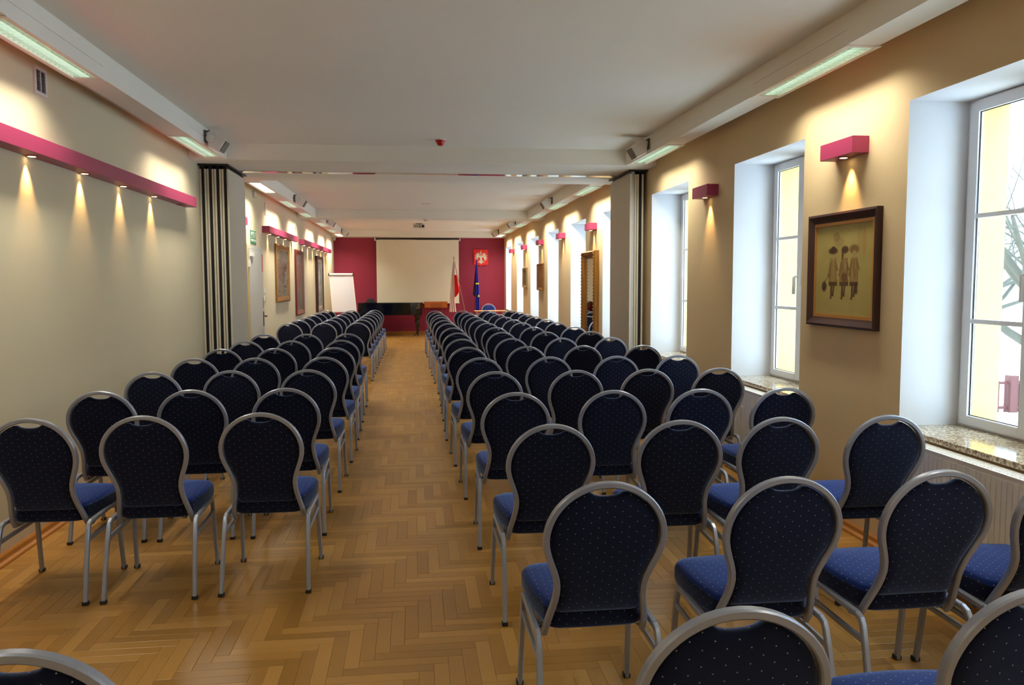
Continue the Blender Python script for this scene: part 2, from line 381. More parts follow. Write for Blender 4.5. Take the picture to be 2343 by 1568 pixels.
# ------------------------------------------------------------------ floor: herringbone oak planks
def parquet():
    base = B(XL-0.1, XR+0.1, Y0-0.1, Y1+0.1, -0.12, -0.006).build('floor', mat('floor_joint', (0.25, 0.15, 0.07), 0.8)); struct(base)
    Wd, L = 0.061, 0.366
    ox, oy = -0.058, 3.4177
    rnd = random.Random(3); pl = []
    N = 460
    for i in range(-N, N):
        for j in range(-60, 60):
            hx, hy = ox+i*Wd+j*L, oy+i*Wd-j*L
            if XL-0.4 < hx < XR+0.4 and Y0-0.4 < hy < Y1+0.4:
                pl.append((hx, hx+L, hy, hy+Wd, 0)); pl.append((hx+L, hx+L+Wd, hy+Wd-L, hy+Wd, 1))
    def geo(mb, cols, uvs, p):
        x0, x1, y0, y1, o = p; g = 0.0005
        cx0, cx1, cy0, cy1 = max(x0+g, XL), min(x1-g, XR), max(y0+g, Y0), min(y1-g, Y1)
        if cx1-cx0 < 0.004 or cy1-cy0 < 0.004: return False
        h = -0.0002*rnd.random(); t = rnd.random(); b = 0.0012
        t = t**1.0; 
        if rnd.random() < 0.1: t *= 0.35
        tilt = [(rnd.random()-0.5)*0.00022 for _ in range(4)]
        vs = [(cx0, cy0, -0.006), (cx1, cy0, -0.006), (cx1, cy1, -0.006), (cx0, cy1, -0.006),
              (cx0, cy0, h-b*.4), (cx1, cy0, h-b*.4), (cx1, cy1, h-b*.4), (cx0, cy1, h-b*.4),
              (cx0+b, cy0+b, h+tilt[0]), (cx1-b, cy0+b, h+tilt[1]), (cx1-b, cy1-b, h+tilt[2]), (cx0+b, cy1-b, h+tilt[3])]
        fs = [(0,1,5,4),(1,2,6,5),(2,3,7,6),(3,0,4,7),(4,5,9,8),(5,6,10,9),(6,7,11,10),(7,4,8,11),(8,9,10,11)]
        ou, ov = rnd.random()*50, rnd.random()*50
        mb.add(vs, fs)
        for f in fs:
            for k in f:
                v = vs[k]; uvs.append((v[0]+ou, v[1]+ov) if o == 0 else (v[1]+ou, v[0]+ov)); cols.append(t)
        return True
    def mk(mb, cols, uvs, name):
        me = bpy.data.meshes.new(name); me.from_pydata(mb.v, [], mb.f); me.materials.append(M_parq)
        ul = me.uv_layers.new(name='uv'); ca = me.color_attributes.new('tone', 'FLOAT_COLOR', 'CORNER')
        ul.data.foreach_set('uv', [c for u in uvs for c in u])
        ca.data.foreach_set('color', [c for t in cols for c in (t, t, t, 1.0)])
        o = bpy.data.objects.new(name, me); C.objects.link(o); o.parent = base; return o
    # the 300 that show largest: nearest to the camera inside the view
    def vis(p):
        x, y = (p[0]+p[1])/2, (p[2]+p[3])/2
        v = Vector((x, y, 0))-Vector((0, 0, 1.57)); z = v.dot(f_)
        if z < 0.3: return 99
        px, py = 1171.5+1850*v.dot(rr)/z, 784-1850*v.dot(uu)/z
        return z if (-10 < px < 2353 and py < 1580) else 99
    # cells under the chair blocks are mostly hidden, prefer the open aisle
    def score(p):
        x = (p[0]+p[1])/2; y = (p[2]+p[3])/2
        s = vis(p)
        return s + (0 if (-0.6 < x < 0.42 or (y < 3.9 and x < 0.42)) else 1.2)
    pl.sort(key=score)
    n = 0; rest = MB(); rc = []; ru = []
    for p in pl:
        if n < 300 and vis(p) < 90:
            a = MB(); c = []; u = []
            if geo(a, c, u, p): mk(a, c, u, 'plank'); n += 1
        else: geo(rest, rc, ru, p)
    o = mk(rest, rc, ru, 'parquet'); o['kind'] = 'stuff'
parquet()

# ------------------------------------------------------------------ window units
def window_unit():
    w = bpy.data.objects.new('window_1', None); C.objects.link(w); w['kind'] = 'structure'
    # local: x outwards from inner wall face, y 0..1.24 (near->far), z absolute
    X0, X1 = 0.355, 0.400
    D = 1.24
    m = MB(); t = 0.025
    m.box(X0, X1, 0, t, ZS, ZH); m.box(X0, X1, D-t, D, ZS, ZH); m.box(X0, X1, t, D-t, ZS, ZS+t); m.box(X0, X1, t, D-t, ZH-t, ZH)
    m.box(X0, X1, D/2-0.07, D/2+0.07, ZS+t, ZH-t)
    m.build('window_frame', M_pvc, w)
    for (a, b, qa, qb) in ((t, D/2-0.05, 0.075, 0.09), (D/2+0.05, D-t, 0.09, 0.068)):
        s = MB(); q = 0.055; x0, x1 = X0-0.015, X0+0.018; z0, z1 = ZS+0.012, ZH-0.015
        s.box(x0, x1, a, a+qa, z0, z1); s.box(x0, x1, b-qb, b, z0, z1); s.box(x0, x1, a+qa, b-qb, z0, z0+q); s.box(x0, x1, a+qa, b-qb, z1-q, z1)
        so = s.build('sash', M_pvc, w, bevel=0.006)
        B(X0+0.004, X0+0.008, a+qa, b-qb, z0+q, z1-q).build('glass', M_glass, so)
        g = MB(); ya, yb, za, zc = a+qa, b-qb, z0+q, z1-q; gx0, gx1, e = X0-0.001, X0+0.004, 0.004
        g.box(gx0, gx1, ya, ya+e, za, zc); g.box(gx0, gx1, yb-e, yb, za, zc); g.box(gx0, gx1, ya+e, yb-e, za, za+e); g.box(gx0, gx1, ya+e, yb-e, zc-e, zc); g.build('seal', M_gask, so)
        for zz in (1.342, 1.918): B(X0-0.008, X0+0.016, a+qa, b-qb, zz-0.012, zz+0.012).build('muntin', M_pvc, so)
    hy = D/2+0.095
    h = MB(); h.tube([(X0-0.015, hy, 1.60), (X0-0.055, hy, 1.60), (X0-0.062, hy, 1.59), (X0-0.062, hy, 1.46)], 0.026, 0.018, seg=8); h.box(X0-0.025, X0-0.012, hy-0.014, hy+0.014, 1.53, 1.66)
    h.build('window_handle', M_pvc, w, weld=True)
    s = MB(); s.box(-0.03, 0.40, -0.02, D+0.02, ZS-0.03, ZS)
    s.build('window_sill', M_gran, w, bevel=0.004)
    return w
w0 = window_unit(); wt = tree_of(w0)
def side_w(w, a):
    w.location = (XR, a, 0)
for i, (a, b) in enumerate(sorted(WIN)):
    w = w0 if i == 0 else copy_tree(w0, wt)
    w.name = 'window_%d' % (i+1); w.location = (XR, a, 0)
    # sky portals only guide sampling of the overcast sky
    ld = bpy.data.lights.new('sky_portal', 'AREA'); ld.shape = 'RECTANGLE'; ld.size = 1.24; ld.size_y = 1.8
    try: ld.cycles.is_portal = True
    except Exception: pass
    lo = bpy.data.objects.new('sky_portal', ld); C.objects.link(lo)
    lo.location = (XE+0.01, (a+b)/2, (ZS+ZH)/2); lo.rotation_euler = (PI/2, 0, PI/2)

# radiators under the windows
def radiator():
    t = thing('radiator', 'r', 'radiator', group='radiators under the windows')
    W_ = 1.10; m = MB(); x0, x1 = -0.12, -0.03
    m.box(x0+0.006, x1, 0, W_, 0.13, 0.702)
    n = int(W_/0.0335)
    for k in range(n):
        y = k*W_/n; m.box(x0, x0+0.008, y+0.004, y+W_/n-0.004, 0.15, 0.682)
    m.build('panel', M_rad, t, bevel=0)
    g = MB(); g.box(x0, x1+0.002, -0.004, W_+0.004, 0.702, 0.708)
    for k in range(44): g.box(x0+0.015, x1-0.012, 0.01+k*W_/44, 0.01+k*W_/44+0.012, 0.708, 0.711)
    g.build('top_grille', M_rad, t)
    f = MB(); f.box(x0+0.02, x1-0.02, 0.15, 0.18, 0, 0.13); f.box(x0+0.02, x1-0.02, W_-0.18, W_-0.15, 0, 0.13); f.box(x1-0.001, -0.0005, 0.3, 0.34, 0.3, 0.5); f.box(x1-0.001, -0.0005, 0.8, 0.84, 0.3, 0.5); f.build('bracket', M_rad, t)
    return t
r0 = radiator(); rt = tree_of(r0)
wnames = ['window nearest the camera', 'second window from the camera', 'third window from the camera']
for i, (a, b) in enumerate([w for w in sorted(WIN) if w[0] > 2]):
    r = r0 if i == 0 else copy_tree(r0, rt)
    r.location = (XR, a+0.07, 0)
    nm = (['nearest', 'second', 'third', 'fourth', 'fifth', 'sixth', 'seventh', 'eighth', 'farthest'])[i]
    if i == 1: mt = MB(); mt.box(-0.125, -0.105, 0.62, 0.65, 0.47, 0.57); mt.build('heat_meter', M_box, r, bevel=0.005)
    r['label'] = 'white ribbed panel radiator below the %s window along the right wall' % nm


# ------------------------------------------------------------------ outside
struct(B(XE, 60, -30, 80, -1.6, -1.3).build('ground_outside', M_snow))
def tree(name, loc, h, label, seed, n0=9):
    rnd = random.Random(seed); trunk = MB(); br = MB()
    def grow(mb, p, d, ln, r, lv):
        pts = [p]; rad = [1.0]; q = Vector(p); dd = Vector(d)
        for k in range(4):
            dd = (dd+Vector((rnd.uniform(-.18, .18), rnd.uniform(-.18, .18), rnd.uniform(-.05, .14)))).normalized(); q = q+dd*ln/4
            pts.append(q.copy()); rad.append(1-0.16*(k+1))
        mb.tube(pts, 2*r, seg=5 if lv > 1 else 8, radii=rad, cap=False)
        if lv >= 5: return
        for k in range(4 if lv < 3 else 3):
            i = rnd.choice([2, 3, 4, 4]); a = rnd.uniform(0, 2*PI)
            nd = (dd*rnd.uniform(.4, 1.0)+Vector((math.cos(a), math.sin(a), rnd.uniform(-.35, .6)))).normalized()
            grow(br, pts[i], nd, ln*rnd.uniform(.6, .82), r*rad[i]*0.62, lv+1)
    t = thing(name, label, 'tree', loc)
    p = Vector((0, 0, 0)); pts = [Vector((0, 0, z)) + Vector((math.sin(z)*.1, 0, 0)) for z in (0, .8, 1.6, 2.4)]
    trunk.tube(pts, 0.4, seg=10, radii=[1.2, 1, .9, .8], cap=False)
    for k in range(n0):
        a = 2*PI*k/n0; grow(br, pts[2+(k % 2)], Vector((math.cos(a), math.sin(a), rnd.uniform(.3, 1.3))).normalized(), h*0.33, 0.085, 1)
    trunk.build('trunk', M_bark, t); o = br.build('branches', M_bark, t); return t
tree('bare_tree', (10.6, 12.6, -1.3), 8.0, 'bare winter tree with tangled branches outside the nearest window', 5)
tree('bare_tree', (22.0, 29.0, -1.3), 11.0, 'taller bare winter tree standing behind the first, outside the nearest window', 9, 12)
fe = thing('fence', 'red-brown railing fence with a thick post outside the nearest window', 'fence', (0, 0, 0))
rail = MB()
for z in (-0.66, -1.2): rail.box(11.6, 16.5, 15.98, 16.02, z-0.03, z+0.03)
rail.build('rail', M_fence, fe)
for k in range(28):
    x = 11.7+k*0.17; B(x-0.022, x+0.022, 15.985, 16.015, -1.3, -0.62).build('picket', M_fence, fe)
for x in (12.86, 15.2): B(x-0.09, x+0.09, 15.9, 16.1, -1.3, -0.5).build('post', M_fence, fe)

# ------------------------------------------------------------------ louvred lamps in the soffits
def louvre(length, opal=False):
    t = thing('ceiling_light', 'l', 'ceiling light'); L2 = length/2; w = 0.0925
    f = MB(); fl = 0.018
    f.box(-w, -w+fl, -L2, L2, -0.006, 0.078); f.box(w-fl, w, -L2, L2, -0.006, 0.078)
    f.box(-w+fl, w-fl, -L2, -L2+0.03, -0.006, 0.078); f.box(-w+fl, w-fl, L2-0.03, L2, -0.006, 0.078)
    f.box(-w+fl, w-fl, -L2+0.03, L2-0.03, 0.070, 0.078)
    f.box(-w-0.008, -w+fl+0.004, -L2-0.01, L2+0.01, -0.009, -0.0045); f.box(w-fl-0.004, w+0.008, -L2-0.01, L2+0.01, -0.009, -0.0045)
    f.build('housing', M_ceil, t)
    tb = MB(); tb.tube([(0, -L2+0.05, 0.045), (0, L2-0.05, 0.045)], 0.028, seg=10); tb.build('tube_lamp', M_tube, t)
    if opal:
        B(-w+fl, w-fl, -L2+0.03, L2-0.03, 0.0, 0.004).build('opal_panel', M_opal, t); return t
    lv = MB(); n = int(length/0.055); a = w-fl
    for k in range(n): y = -L2+0.04+k*(length-0.08)/(n-1); lv.box(-a, a, y-0.001, y+0.001, 0.0, 0.026)
    lv.box(-0.0285, -0.0275, -L2+0.03, L2-0.03, 0.0, 0.026); lv.box(0.0275, 0.0285, -L2+0.03, L2-0.03, 0.0, 0.026)
    o = lv.build('louvre', M_louv, t); o['kind'] = 'stuff'
    return t
lv_cache = {}
ordn = ['second behind the camera', 'first behind the camera', 'nearest in the picture', 'second from the camera', 'third from the camera', 'fourth from the camera', 'fifth from the camera', 'sixth from the camera', 'seventh from the camera', 'farthest from the camera']
for i, (a, b) in enumerate(LAMPS):
    for side, x in (('left', -2.0225), ('right', 2.4525)):
        ln = round(b-a, 2); op = (i == 4 and side == 'left') or i == 9
        if (ln, op) not in lv_cache: o = louvre(ln, op); lv_cache[(ln, op)] = (o, tree_of(o))
        else: o = copy_tree(*lv_cache[(ln, op)])
        o.location = (x, (a+b)/2, ZB)
        tag(o, ('recessed glowing opal ceiling light along the %s wall, %s' if op else 'recessed louvred ceiling light along the %s wall, %s') % (side, ordn[i]), 'ceiling light', 'louvred ceiling lights in the %s soffit' % side)
        ld = bpy.data.lights.new('lamp_light', 'AREA'); ld.shape = 'RECTANGLE'; ld.size = 0.12; ld.size_y = ln-0.1
        ld.energy = LAMP_W*(ln/1.24)*(2.0 if i >= 4 else 1.0); ld.color = (1.0, 0.93, 0.76); ld.spread = R(138)
        lo = bpy.data.objects.new('lamp_light', ld); C.objects.link(lo); lo.location = (x, (a+b)/2, ZB-0.012)

# ------------------------------------------------------------------ halogen spots, light shelves and wall boxes
def spot_parts(t, x, y, z, on=True):
    r = MB(); r.lathe([(0.030, -0.003), (0.033, 0.0), (0.033, 0.004)], (x, y, z-0.001), 16); ro = r.build('spot_rim', M_lensoff, t)
    l = MB(); l.lathe([(0.022, -0.005), (0.022, -0.002)], (x, y, z), 14); l.build('lens', M_lens if on else M_grille, ro)
def spot_light(x, y, z, tx):
    ld = bpy.data.lights.new('spot_light', 'SPOT'); ld.energy = SPOT_W; ld.color = (1.0, 0.62, 0.25)
    ld.spot_size = R(62); ld.spot_blend = 0.9; ld.shadow_soft_size = 0.018
    lo = bpy.data.objects.new('spot_light', ld); C.objects.link(lo); lo.location = (x, y, z-0.012)
    d = Vector((tx, 0, -1)).normalized(); lo.rotation_euler = d.to_track_quat('-Z', 'Y').to_euler()
def shelf(y0, y1, spots, off, label):
    t = thing('light_shelf', label, 'light shelf', (0, 0, 0), group='magenta light shelves on the left wall')
    B(XL, -2.195, y0, y1, 2.33, 2.43).build('body', M_mag, t, bevel=0.002)
    for y in spots: spot_parts(t, -2.272, y, 2.329); spot_light(-2.272, y, 2.329, -0.10)
    for y in off: spot_parts(t, -2.272, y, 2.329, False)
shelf(1.3, 8.69, [2.08, 2.87, 3.67, 4.46, 5.25, 6.04, 6.80, 7.57], [8.36], 'long magenta light shelf on the left wall before the folding partition')
shelf(10.3, 11.27, [10.8], [], 'short magenta light shelf end showing just behind the left partition stack')
shelf(12.93, 16.03, [13.38, 14.20, 14.98, 15.80], [], 'magenta light shelf with four spots above the gilt-framed painting')
shelf(16.95, 22.42, [17.47, 18.31, 19.18, 20.03, 20.82, 21.60, 22.2], [], 'farthest magenta light shelf on the left wall, above two narrow paintings')
piers = [4.61, 7.02, 11.84, 14.36, 16.82, 19.28, 21.75]
pn = ['nearest', 'second nearest', 'third nearest', 'fourth nearest', 'fifth nearest', 'sixth nearest', 'farthest']
sc0 = thing('wall_light', 'w', 'wall light', group='magenta box lights between the windows')
B(-0.107, 0, 0, 0.385, 0, 0.10).build('body', M_mag, sc0, bevel=0.002); spot_parts(sc0, -0.055, 0.19, -0.001)
sct = tree_of(sc0)
for i, y in enumerate(piers):
    o = sc0 if i == 0 else copy_tree(sc0, sct)
    o.location = (XR, y, 2.33); o['label'] = 'magenta box wall light with one downward spot, %s on the window wall' % pn[i]
    spot_light(XR-0.05, y+0.19, 2.329, 0.12)

# ------------------------------------------------------------------ folding partition stacks and track
def panel(x0, x1, y0, y1, label, grp, GM=None):
    t = thing('partition_panel', label, 'partition panel', (0, 0, 0), group=grp)
    w = (x1-x0)*0.27; zb, zt = 0.006, 2.80
    B(x0+w, x1-w, y0+0.012, y1-0.012, zb+0.02, zt+0.03).build('gasket', GM or M_gask, t)
    for a, b in ((x0, x0+w), (x1-w, x1)): B(a, b, y0, y1, zb, zt).build('face', [M_panel, M_rim], t, bevel=0.0015)
for i in range(4):
    x0 = XL+0.004+i*0.0785
    panel(x0, x0+0.072, 9.27, 10.14, 'grey folding partition panel in the left stack, %s' % ['against the wall', 'second from the wall', 'third from the wall', 'facing the room'][i], 'folded partition panels by the left wall')
for i in range(2):
    x0 = 2.50+i*0.084
    panel(x0, x0+0.078, 9.235, 10.17, 'grey folding partition panel in the right stack, %s' % ['facing the room', 'next to the window wall'][i], 'folded partition panels by the right wall', M_alu if i == 0 else None)
tr = thing('partition_track', 'slim polished metal ceiling track crossing the room under the beam', 'track', (0, 0, 0))
B(-2.0, 2.5, 9.76, 9.812, 2.843, ZB).build('rail', M_mirr, tr); B(-2.0, 2.5, 9.838, 9.89, 2.843, ZB).build('rail', M_mirr, tr)
B(-2.0, 2.5, 9.812, 9.838, 2.847, ZB).build('slot', M_dark, tr)
for x0, x1 in ((XL, -1.99), (2.48, XR)): B(x0, x1, 9.22, 10.2, 2.832, ZB).build('stack_cover', M_dark, tr)

# ------------------------------------------------------------------ loudspeakers
def speaker():
    t = thing('loudspeaker', 's', 'loudspeaker', group='white loudspeakers under the soffits')
    b = MB(); b.prism([(0.0, 0.03), (0.09, 0.045), (0.20, -0.045), (0.13, -0.16), (0.02, -0.11)], -0.10, 0.10, axis='y')
    bo = b.build('cabinet', M_box, t, bevel=0.012)
    g = MB(); g.add([(0.201, -0.085, -0.05), (0.201, 0.085, -0.05), (0.135, 0.085, -0.158), (0.135, -0.085, -0.158), (0.207, -0.085, -0.054), (0.207, 0.085, -0.054), (0.141, 0.085, -0.162), (0.141, -0.085, -0.162)],
        [(0,1,2,3),(4,7,6,5),(0,4,5,1),(1,5,6,2),(2,6,7,3),(3,7,4,0)]); g.build('grille', M_grille, t)
    k = MB(); k.lathe([(0.035, -0.012), (0.045, -0.006), (0.045, 0)], (0.045, -0.10, -0.03), 18, axis='y'); k.build('knob', M_box, t)
    a = MB(); a.tube([(-0.012, -0.05, 0.0), (-0.012, -0.05, 0.05), (0.03, -0.05, 0.06)], 0.016); a.box(-0.02, -0.004, -0.09, 0.09, -0.06, 0.06); a.build('bracket', M_grille, t)
    return t
sp0 = speaker(); spt = tree_of(sp0); first = True
for k, y in enumerate((8.05, 13.75, 18.75, 22.45)):
    for side in ('left', 'right'):
        o = sp0 if first else copy_tree(sp0, spt); first = False; o.scale = (0.88, 0.88, 0.88)
        o.location = (-1.91, y, 2.935) if side == 'left' else (2.34, y, 2.935)
        if side == 'right': o.rotation_euler = (0, 0, PI)
        o['label'] = 'white angled loudspeaker on the %s soffit, %s from the camera' % (side, ['first', 'second', 'third', 'fourth'][k])

# ------------------------------------------------------------------ ceiling items
t = thing('alarm_sounder', 'small red cone-shaped alarm on the ceiling before the partition beam', 'alarm', (0.29, 8.45, ZC))
m = MB(); m.lathe([(0.055, 0.0), (0.055, -0.012), (0.03, -0.058), (0.026, -0.062)]); m.build('sounder', M_red, t)
m = MB(); m.lathe([(0.062, 0.0), (0.062, -0.008), (0.056, -0.01)]); m.build('base', M_box, t)
m = MB(); m.lathe([(0.05, 0), (0.05, -0.02), (0.035, -0.04), (0.012, -0.045)]); tag(m.build('smoke_detector', M_box, loc=(0.27, 16.95, ZB)), 'white domed smoke detector on the second ceiling beam', 'smoke detector')
m = MB(); m.lathe([(0.09, 0), (0.09, -0.006), (0.07, -0.008)]); tag(m.build('ceiling_plate', M_box, loc=(0.25, 15.4, ZC)), 'flat round plate on the ceiling before the smoke detector', 'ceiling plate')
t = thing('projector', 'white projector hanging from the ceiling before the screen', 'projector', (0.155, 20.7, 2.90))
B(-0.155, 0.155, -0.13, 0.13, 0, 0.10).build('body', M_box, t, bevel=0.012)
m = MB(); m.lathe([(0.036, 0.0), (0.036, -0.012), (0.028, -0.018)], (0.095, -0.13, 0.05), 16, axis='y'); m.build('lens', M_dark, t)
m = MB(); 
for k in range(5): m.box(-0.13+k*0.022, -0.12+k*0.022, -0.134, -0.129, 0.025, 0.075)
m.box(-0.01, 0.045, -0.134, -0.129, 0.02, 0.045); m.box(-0.005, 0.02, -0.134, -0.129, 0.06, 0.085); m.build('vents', M_dark, t)
m = MB(); m.tube([(0, 0, 0.10), (0, 0, 0.12)], 0.05); m.box(-0.07, 0.07, -0.05, 0.05, 0.11, 0.12); m.build('ceiling_mount', M_dark, t)

# ------------------------------------------------------------------ left wall fittings
t = thing('air_vent', 'white air vent with dark louvres on the left wall near the ceiling', 'air vent', (XL, 5.40, 2.735))
m = MB(); m.box(0, 0.012, 0, 0.022, 0, 0.175); m.box(0, 0.012, 0.148, 0.17, 0, 0.175); m.box(0, 0.012, 0.022, 0.148, 0, 0.022); m.box(0, 0.012, 0.022, 0.148, 0.153, 0.175); m.box(0, 0.011, 0.081, 0.089, 0.022, 0.153); m.build('frame', M_box, t)
B(0, 0.003, 0.022, 0.148, 0.022, 0.153).build('backing', M_dark, t)
for k in range(11): B(0.003, 0.009, 0.022, 0.148, 0.026+k*0.0118, 0.030+k*0.0118).build('slat', M_grille, t)
tag(B(0, 0.03, 0, 0.07, 0, 0.09).build('junction_box', M_box, bevel=0.006, loc=(XL, 12.25, 2.80)), 'small white box on the left wall above the exit sign', 'junction box')
t = thing('air_vent', 'narrow dark slot vent high on the left wall between two magenta shelves', 'air vent', (XL, 16.4, 2.50))
B(0, 0.006, 0, 0.12, 0, 0.18).build('frame', M_box, t); B(0.006, 0.008, 0.035, 0.085, 0.02, 0.16).build('slot', M_dark, t)
t = thing('air_vent', 'pale flat vent cover on the left wall above the start of the four-spot shelf', 'air vent', (XL, 13.2, 2.62))
B(0, 0.008, 0, 0.16, 0, 0.2).build('frame', M_wall, t); B(0.008, 0.010, 0.03, 0.13, 0.03, 0.17).build('cover', M_box, t)
m = MB(); m.lathe([(0.035, 0), (0.04, -0.04), (0.03, -0.09), (0.01, -0.10)], (0, 0, 0)); m.box(-0.05, 0, -0.02, 0.02, -0.03, 0.0); tag(m.build('motion_detector', M_box, loc=(XL+0.05, 24.0, 2.87-0.02)), 'small white motion detector high in the left far corner', 'motion detector')
# switches
for k, z in enumerate((1.39, 1.27)):
    t = thing('light_switch', ['upper', 'lower'][k]+' white switch of the pair on the wall right of the grey door', 'light switch', (XL, 12.92, z))
    B(0, 0.012, 0, 0.085, 0, 0.085).build('plate', M_box, t, bevel=0.003); B(0.012, 0.02, 0.015, 0.038, 0.015, 0.07).build('rocker', M_pvc, t); B(0.012, 0.02, 0.046, 0.07, 0.015, 0.07).build('rocker', M_grille if k else M_pvc, t)
# door
d = bpy.data.objects.new('door_1', None); C.objects.link(d); struct(d); d.location = (XL, 11.66, 0)
m = MB(); m.box(0, 0.02, 0, 0.05, 0, 2.09, 1); m.box(0, 0.02, 1.09, 1.13, 0, 2.09); m.box(0, 0.02, 0.05, 1.09, 2.04, 2.09); m.build('door_frame', [M_door, mat('door_frame_paint', (0.80, 0.68, 0.42), 0.5)], d)
leaf = B(0.0, 0.034, 0.055, 1.085, 0.005, 2.035).build('door_leaf', M_door, d, bevel=0.002)
m = MB(); m.box(0.034, 0.042, 1.005, 1.04, 0.90, 1.12); m.tube([(0.042, 1.022, 1.05), (0.085, 1.022, 1.05), (0.09, 1.0, 1.05), (0.09, 0.90, 1.045)], 0.018); m.build('door_handle', M_dark, d)
for z in (1.78, 0.25): B(0.02, 0.05, 0.03, 0.07, z, z+0.10).build('hinge', M_box, d)
B(0.034, 0.06, 0.09, 0.30, 1.93, 1.99).build('door_closer', M_box, d)
B(0.034, 0.0345, 0.98, 1.06, 1.72, 1.98).build('red_label', mat('red_sticker', (0.78, 0.30, 0.25), 0.5), d)
m = MB(); m.box(0.034, 0.0345, 1.0, 1.06, 1.17, 1.33); m.build('green_label', M_green, d)

def text_obj(name, body, size, M, parent, loc, rot, ext=0.0005):
    cu = bpy.data.curves.new(name, 'FONT'); cu.body = body; cu.size = size; cu.align_x = 'CENTER'; cu.align_y = 'CENTER'; cu.extrude = ext; cu.resolution_u = 2
    o = bpy.data.objects.new(name, cu); C.objects.link(o)
    dg = bpy.context.evaluated_depsgraph_get(); me = bpy.data.meshes.new_from_object(o.evaluated_get(dg)); bpy.data.objects.remove(o)
    me.materials.clear(); me.materials.append(M)
    o = bpy.data.objects.new(name, me); C.objects.link(o); o.parent = parent; o.location = loc; o.rotation_euler = rot; return o
t = thing('exit_sign', 'green exit sign with two lines of white lettering above the grey door', 'sign', (XL, 12.2, 2.21))
B(0, 0.006, -0.20, 0.20, -0.10, 0.10).build('board', M_green, t)
text_obj('lettering', 'WYJŚCIE', 0.095, M_signw, t, (0.007, 0, 0.045), (PI/2, 0, PI/2)); text_obj('lettering', 'EWAKUACYJNE', 0.052, M_signw, t, (0.007, 0, -0.045), (PI/2, 0, PI/2))
B(0.006, 0.007, -0.19, 0.19, -0.004, 0.002).build('dividing_line', M_signw, t)

# ------------------------------------------------------------------ paintings
def canvas_mesh(w, h, fn, parent, nx=90, ny=110):
    me = bpy.data.meshes.new('canvas'); vs = []; fs = []
    for j in range(ny+1):
        for i in range(nx+1): vs.append((i/nx*w, 0, h-j/ny*h))
    for j in range(ny):
        for i in range(nx): a = j*(nx+1)+i; fs.append((a, a+1, a+nx+2, a+nx+1))
    me.from_pydata(vs, [], fs); me.materials.append(M_paint)
    ca = me.color_attributes.new('paint', 'FLOAT_COLOR', 'POINT')
    cols = []
    for j in range(ny+1):
        for i in range(nx+1): c = lin(tuple(min(1, max(0, q)) for q in fn(i/nx, j/ny))); cols += [*c, 1.0]
    ca.data.foreach_set('color', cols)
    o = bpy.data.objects.new('canvas', me); C.objects.link(o); o.parent = parent; return o
def mixc(a, b, t): t = max(0, min(1, t)); return tuple(x*(1-t)+y*t for x, y in zip(a, b))
def hsh(i, j, s): v = math.sin(i*127.1+j*311.7+s*74.7)*43758.5453; return v-math.floor(v)
def vnoise(x, y, s):
    i, j = math.floor(x), math.floor(y); fx, fy = x-i, y-j; fx = fx*fx*(3-2*fx); fy = fy*fy*(3-2*fy)
    a = hsh(i, j, s); b = hsh(i+1, j, s); c = hsh(i, j+1, s); d_ = hsh(i+1, j+1, s)
    return (a*(1-fx)+b*fx)*(1-fy)+(c*(1-fx)+d_*fx)*fy
def fbm(x, y, s): return 0.55*vnoise(x, y, s)+0.3*vnoise(2.1*x, 2.1*y, s+5)+0.15*vnoise(4.3*x, 4.3*y, s+9)
def ell(u, v, cu, cv, ru, rv, soft=0.35):
    d = math.sqrt(((u-cu)/ru)**2+((v-cv)/rv)**2); return max(0, min(1, (1-d)/soft+0.2))if d < 1.1 else 0
def seg_(u, v, a, b, w):
    ax, ay = a; bx, by = b; dx, dy = bx-ax, by-ay; t = max(0, min(1, ((u-ax)*dx+(v-ay)*dy)/(dx*dx+dy*dy)))
    d = math.hypot(u-ax-t*dx, (v-ay-t*dy)); return max(0, min(1, (w-d)/w*2))
